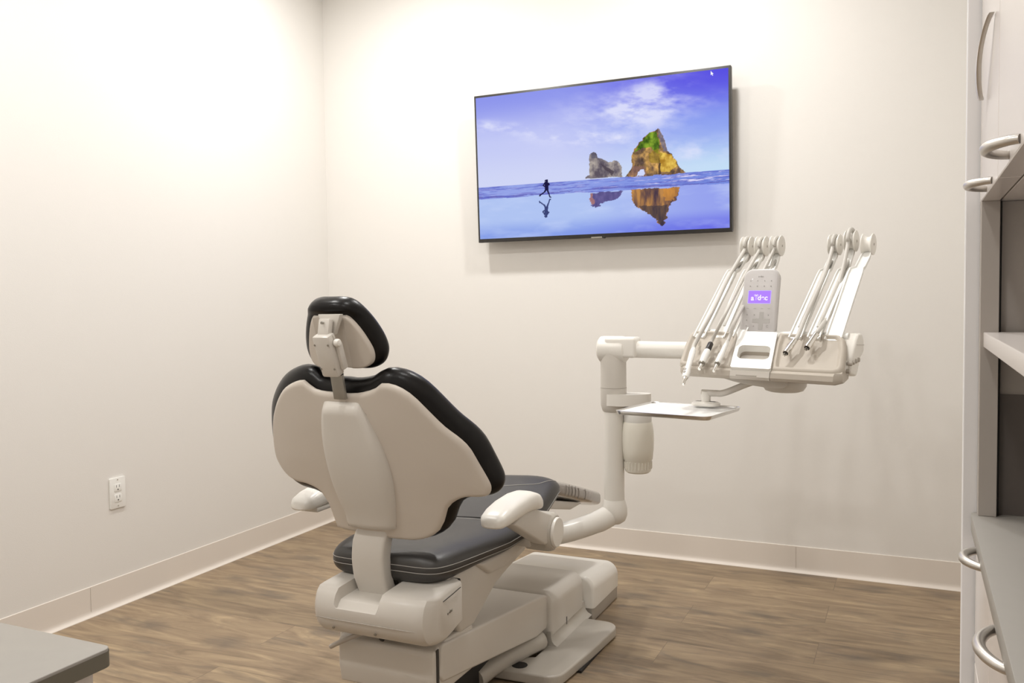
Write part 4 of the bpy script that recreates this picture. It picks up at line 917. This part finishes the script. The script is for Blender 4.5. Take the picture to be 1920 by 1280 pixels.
# ------------------------------------------------------------------ left counter in the foreground
CZ = .66
c0 = onz(211, 1211, CZ); lx, ly = c0[0], c0[1]
cbn = empty('base_cabinet', ((lx-.5), ly-.28, 0), 'white low cabinet under the grey counter at the lower left corner', 'cabinet')
MB().box((lx-1.02, ly-.55, .08), (lx-.014, ly-.020, CZ-.0265), .001, 1).build('body', 'cab', cbn)
MB().box((lx-1.00, ly-.52, 0), (lx-.05, ly-.07, .08), 0).build('plinth', 'gap', cbn)
MB().box((lx-.014, ly-.545, .085), (lx-.0115, ly-.040, CZ-.027), .0005, 1).build('side_panel', 'cab', cbn)
ct = MB(); 
P = [(x, y) for x, y in [(lx-1.05, ly-.58), (lx, ly-.58)]]+[(lx-.012+.012*math.sin(t), ly-.012+.012*math.cos(t)) for t in np.linspace(PI/2, 0, 7)]+[(lx-1.05, ly)]
cto = ct.prism([(x, y, CZ-.0262) for x, y in P], (0, 0, .0262), .0030, 3).build('countertop', 'counter', label='grey laminate countertop with rounded corner at the lower left of the photo', cat='countertop')
P2 = offset_poly(np.array(P), .0006)
MB().loft([[(x, y, z) for x, y in P2] for z in (CZ-.0250, CZ-.0040)], cap=False).build('edge_band', 'counteredge', cto, label='darker grey edge band')
# ------------------------------------------------------------------ right-hand cabinets
DX = 2.778           # face of the doors
YE = -2.50           # far end, closed by the tall panel
MB().box((DX-.0145, YE, 0), (XR-.01, YE+.019, H-.002), .0008, 1).build('end_panel', 'cabgrey', label='tall light grey end panel standing at the right edge', cat='panel')
uc_ = empty('wall_cabinet', (3.0, YE-.6, 1.23), 'pale upper cabinet with curved metal handles on the right', 'cabinet')
ub = onx(1839, 378, DX)[2]; ct_z = onx(1826, 956, DX-.002)[2]; shz = onx(1846, 632, DX+.01)[2]
y_s1 = onx(1872.6, 200, DX)[1]; y_end = -3.62
DT = .0195
MB().box((DX+DT+.0018, y_end, ub+.0006), (XR-.012, YE-.001, H-.01), .0005, 1).build('carcass', 'cab', uc_)
def bow(mb, p, q, out, proj, r0, r1, flat=1.0):
    p, q, out = (np.array(v, float) for v in (p, q, out)); d = q-p; pts = []
    for t in np.linspace(0, 1, 25): pts.append(p+d*t+out*proj*(math.sin(PI*t)**.62))
    return mb.tube(pts, [r0+(r1-r0)*math.sin(PI*k/24) for k in range(25)], 14)
def hpix(px, py, X=DX): return onx(px, py, X)
for k, (ya, yb_) in enumerate(((YE-.002, y_s1), (y_s1, -3.10), (-3.10, y_end))):
    d_ = MB().box((DX, yb_+.001, ub), (DX+DT, ya-.001, (ub+.155+.30) if False else H-.02), .0008, 1).build('door', 'cab', uc_, label='pale laminate cabinet door')
    if k == 0:
        p, q = hpix(1860, 337), hpix(1850, 354); z_ = (p[2]+q[2])/2
        hb_ = bow(MB(), (DX, q[1]+.002, z_), (DX, p[1]-.002, z_), (-1, 0, 0), .0195, .0036, .0044); hb_.build('handle', 'satin', d_, label='curved satin handle')
    if k == 1:
        p, q = hpix(1913, 258), hpix(1892, 292); z_ = (p[2]+q[2])/2
        bow(MB(), (DX, q[1], z_), (DX, p[1], z_), (-1, 0, 0), .0195, .0036, .0044).build('handle', 'satin', d_, label='curved satin handle')
        # bright pull higher up on the same door, seen edge-on
        p, q = hpix(1866, 24), hpix(1850, 186)
        pts = []
        for t in np.linspace(0, 1, 25):
            c_ = (np.array(p)*(1-t)+np.array(q)*t); c_[0] = DX-.003-.0065*math.sin(PI*t)**.7-.002*t; pts.append(c_)
        secs = []
        for i_, c_ in enumerate(pts):
            wv = .011*(.35+.65*math.sin(PI*min(1, max(0, i_/24)))**.5); secs.append([c_+np.array([a, b, 0]) for a, b in ((-.0022, -wv), (0, -wv*1.1), (.0022, -wv), (.0022, wv), (0, wv*1.1), (-.0022, wv))])
        MB().loft(secs).build('handle', 'satin', d_, label='tall bowed metal pull')
MB().box((DX+.0005, YE-.0215, ct_z), (DX+.0195, YE-.0015, ub), .0005, 1).build('front_stile', 'shadedlam', label='narrow upright in shade-darkened taupe between the counter and the wall cabinet', cat='panel')
MB().box((DX+.0222, YE-.004, ct_z), (XR-.012, YE-.001, ub), 0).build('side_lining', 'shadedlam', label='side lining in shade-darkened taupe behind the open shelf', cat='panel')
MB().box((DX+.0195, YE-.012, ct_z), (DX+.0222, YE-.002, ub), 0).build('shadow_gap_strip', 'dark', label='thin dark strip as the shade of the gap beside the upright', cat='strip')  # the gap's shade is a dark strip here
zdk = ony(1890, 739, YE-.004)[2]
MB().box((DX+.0225, YE-.0065, ct_z), (DX+.30, YE-.0045, zdk), 0).build('splash_panel', 'darklam', label='dark grey splash panel standing on the right counter', cat='panel')
MB().box((DX+.004, y_end, shz-.008), (XR-.02, YE-.010, shz+.009), .0010, 2).build('open_shelf', 'cab', label='pale open shelf above the right counter', cat='shelf')
MB().box((XR-.02, y_end, ct_z), (XR-.008, YE-.002, ub), 0).build('back_lining', 'shadedlam', label='back lining in shade-darkened taupe at the rear of the open niche', cat='panel')
rc = MB(); P = [(XR-.012, y_end), (XR-.012, YE-.001), (DX+.004, YE-.001)]+[(DX-.006+.010-.010*math.sin(t), YE-.014+.012*math.cos(t)) for t in np.linspace(0, PI/2, 7)]+[(DX-.006, y_end)]
rc.prism([(x, y, ct_z-.020) for x, y in P], (0, 0, .020), .002, 2).build('countertop', 'counter', label='grey green countertop at the right edge below the shelf', cat='countertop')
lc = empty('base_cabinet', (3.0, YE-.6, 0), 'pale base cabinet under the right countertop', 'cabinet')
MB().box((DX+DT+.001, y_end, .08), (XR-.012, YE-.001, ct_z-.0205), .0005, 1).build('carcass', 'cab', lc)
MB().box((DX+.08, y_end, 0), (XR-.02, YE-.01, .08), 0).build('plinth', 'gap', lc)
yd = YE-.21
for k, (ya, yb_, zt_) in enumerate(((YE-.002, yd, .0), (yd, -2.93, .0), (-2.93, y_end, .0))):
    zz = [ct_z-.024, ct_z-.024-.155, ct_z-.024-.36, .085]
    for j in range(3):
        fr_ = MB().box((DX, yb_+.001, zz[j+1]+.0015), (DX+DT, ya-.001, zz[j]-.0015), .0008, 1).build('drawer_front', 'cab', lc)
        if k < 2 and j == 0:
            p, q = (hpix(1841, 1030), hpix(1850, 1068)) if k == 0 else (hpix(1878, 1180), hpix(1899, 1258))
            z_ = (p[2]+q[2])/2
            bow(MB(), (DX, p[1], z_), (DX, q[1], z_), (-1, 0, 0), .0195, .0040, .0050).build('handle', 'satin', fr_, label='curved satin handle')

# ------------------------------------------------------------------ ceiling downlights
def downlight(x, y, power, r=.075, lab='', col=(1, .985, .962)):
    t = empty('ceiling_downlight', (x, y, H), lab, 'ceiling light', 'round ceiling downlights')
    MB().lathe([(r+.018, 0), (r+.020, -.004), (r+.014, -.007), (r, -.006), (r-.002, 0)], (x, y, H-.0005), (0, 0, 1), 40).build('trim_ring', 'bright', t)
    MB().lathe([(0, -.0030), (r-.003, -.0030), (r-.003, -.0012), (0, -.0010)], (x, y, H), (0, 0, 1), 40).build('lens', M['lens'], t)
    ld_ = bpy.data.lights.new('downlight_lamp', 'AREA'); ld_.shape = 'DISK'; ld_.size = 2*r-.01; ld_.energy = power; ld_.color = col
    lo = bpy.data.objects.new('downlight_lamp', ld_); COL.objects.link(lo); lo.parent = t; lo.location = (0, 0, -.008)
M['lens'] = emis('downlight_lens', (1, .95, .88), 6, linear=True)
LPOW = 12.5
LP = [(.70, -.80), (1.94, -.80), (.78, -2.15), (2.02, -2.15), (.9, -3.5), (2.3, -3.5)]
LN = ['round ceiling downlight nearest the back left corner', 'round ceiling downlight above the right end of the television', 'round ceiling downlight near the left wall above the outlet', 'round ceiling downlight above the dental chair', 'round ceiling downlight over the left counter', 'round ceiling downlight over the cabinets by the camera']
for (x, y), l, k_ in zip(LP, LN, (1.33, 1.30, 1.0, .55, 1.1, .60)): downlight(x, y, LPOW*k_, lab=l)
LCOL = None

sc = bpy.context.scene
sc.view_settings.view_transform = 'Standard'; sc.view_settings.look = 'None'; sc.view_settings.gamma = 1; sc.view_settings.exposure = 0
sc.view_settings.use_curve_mapping = False
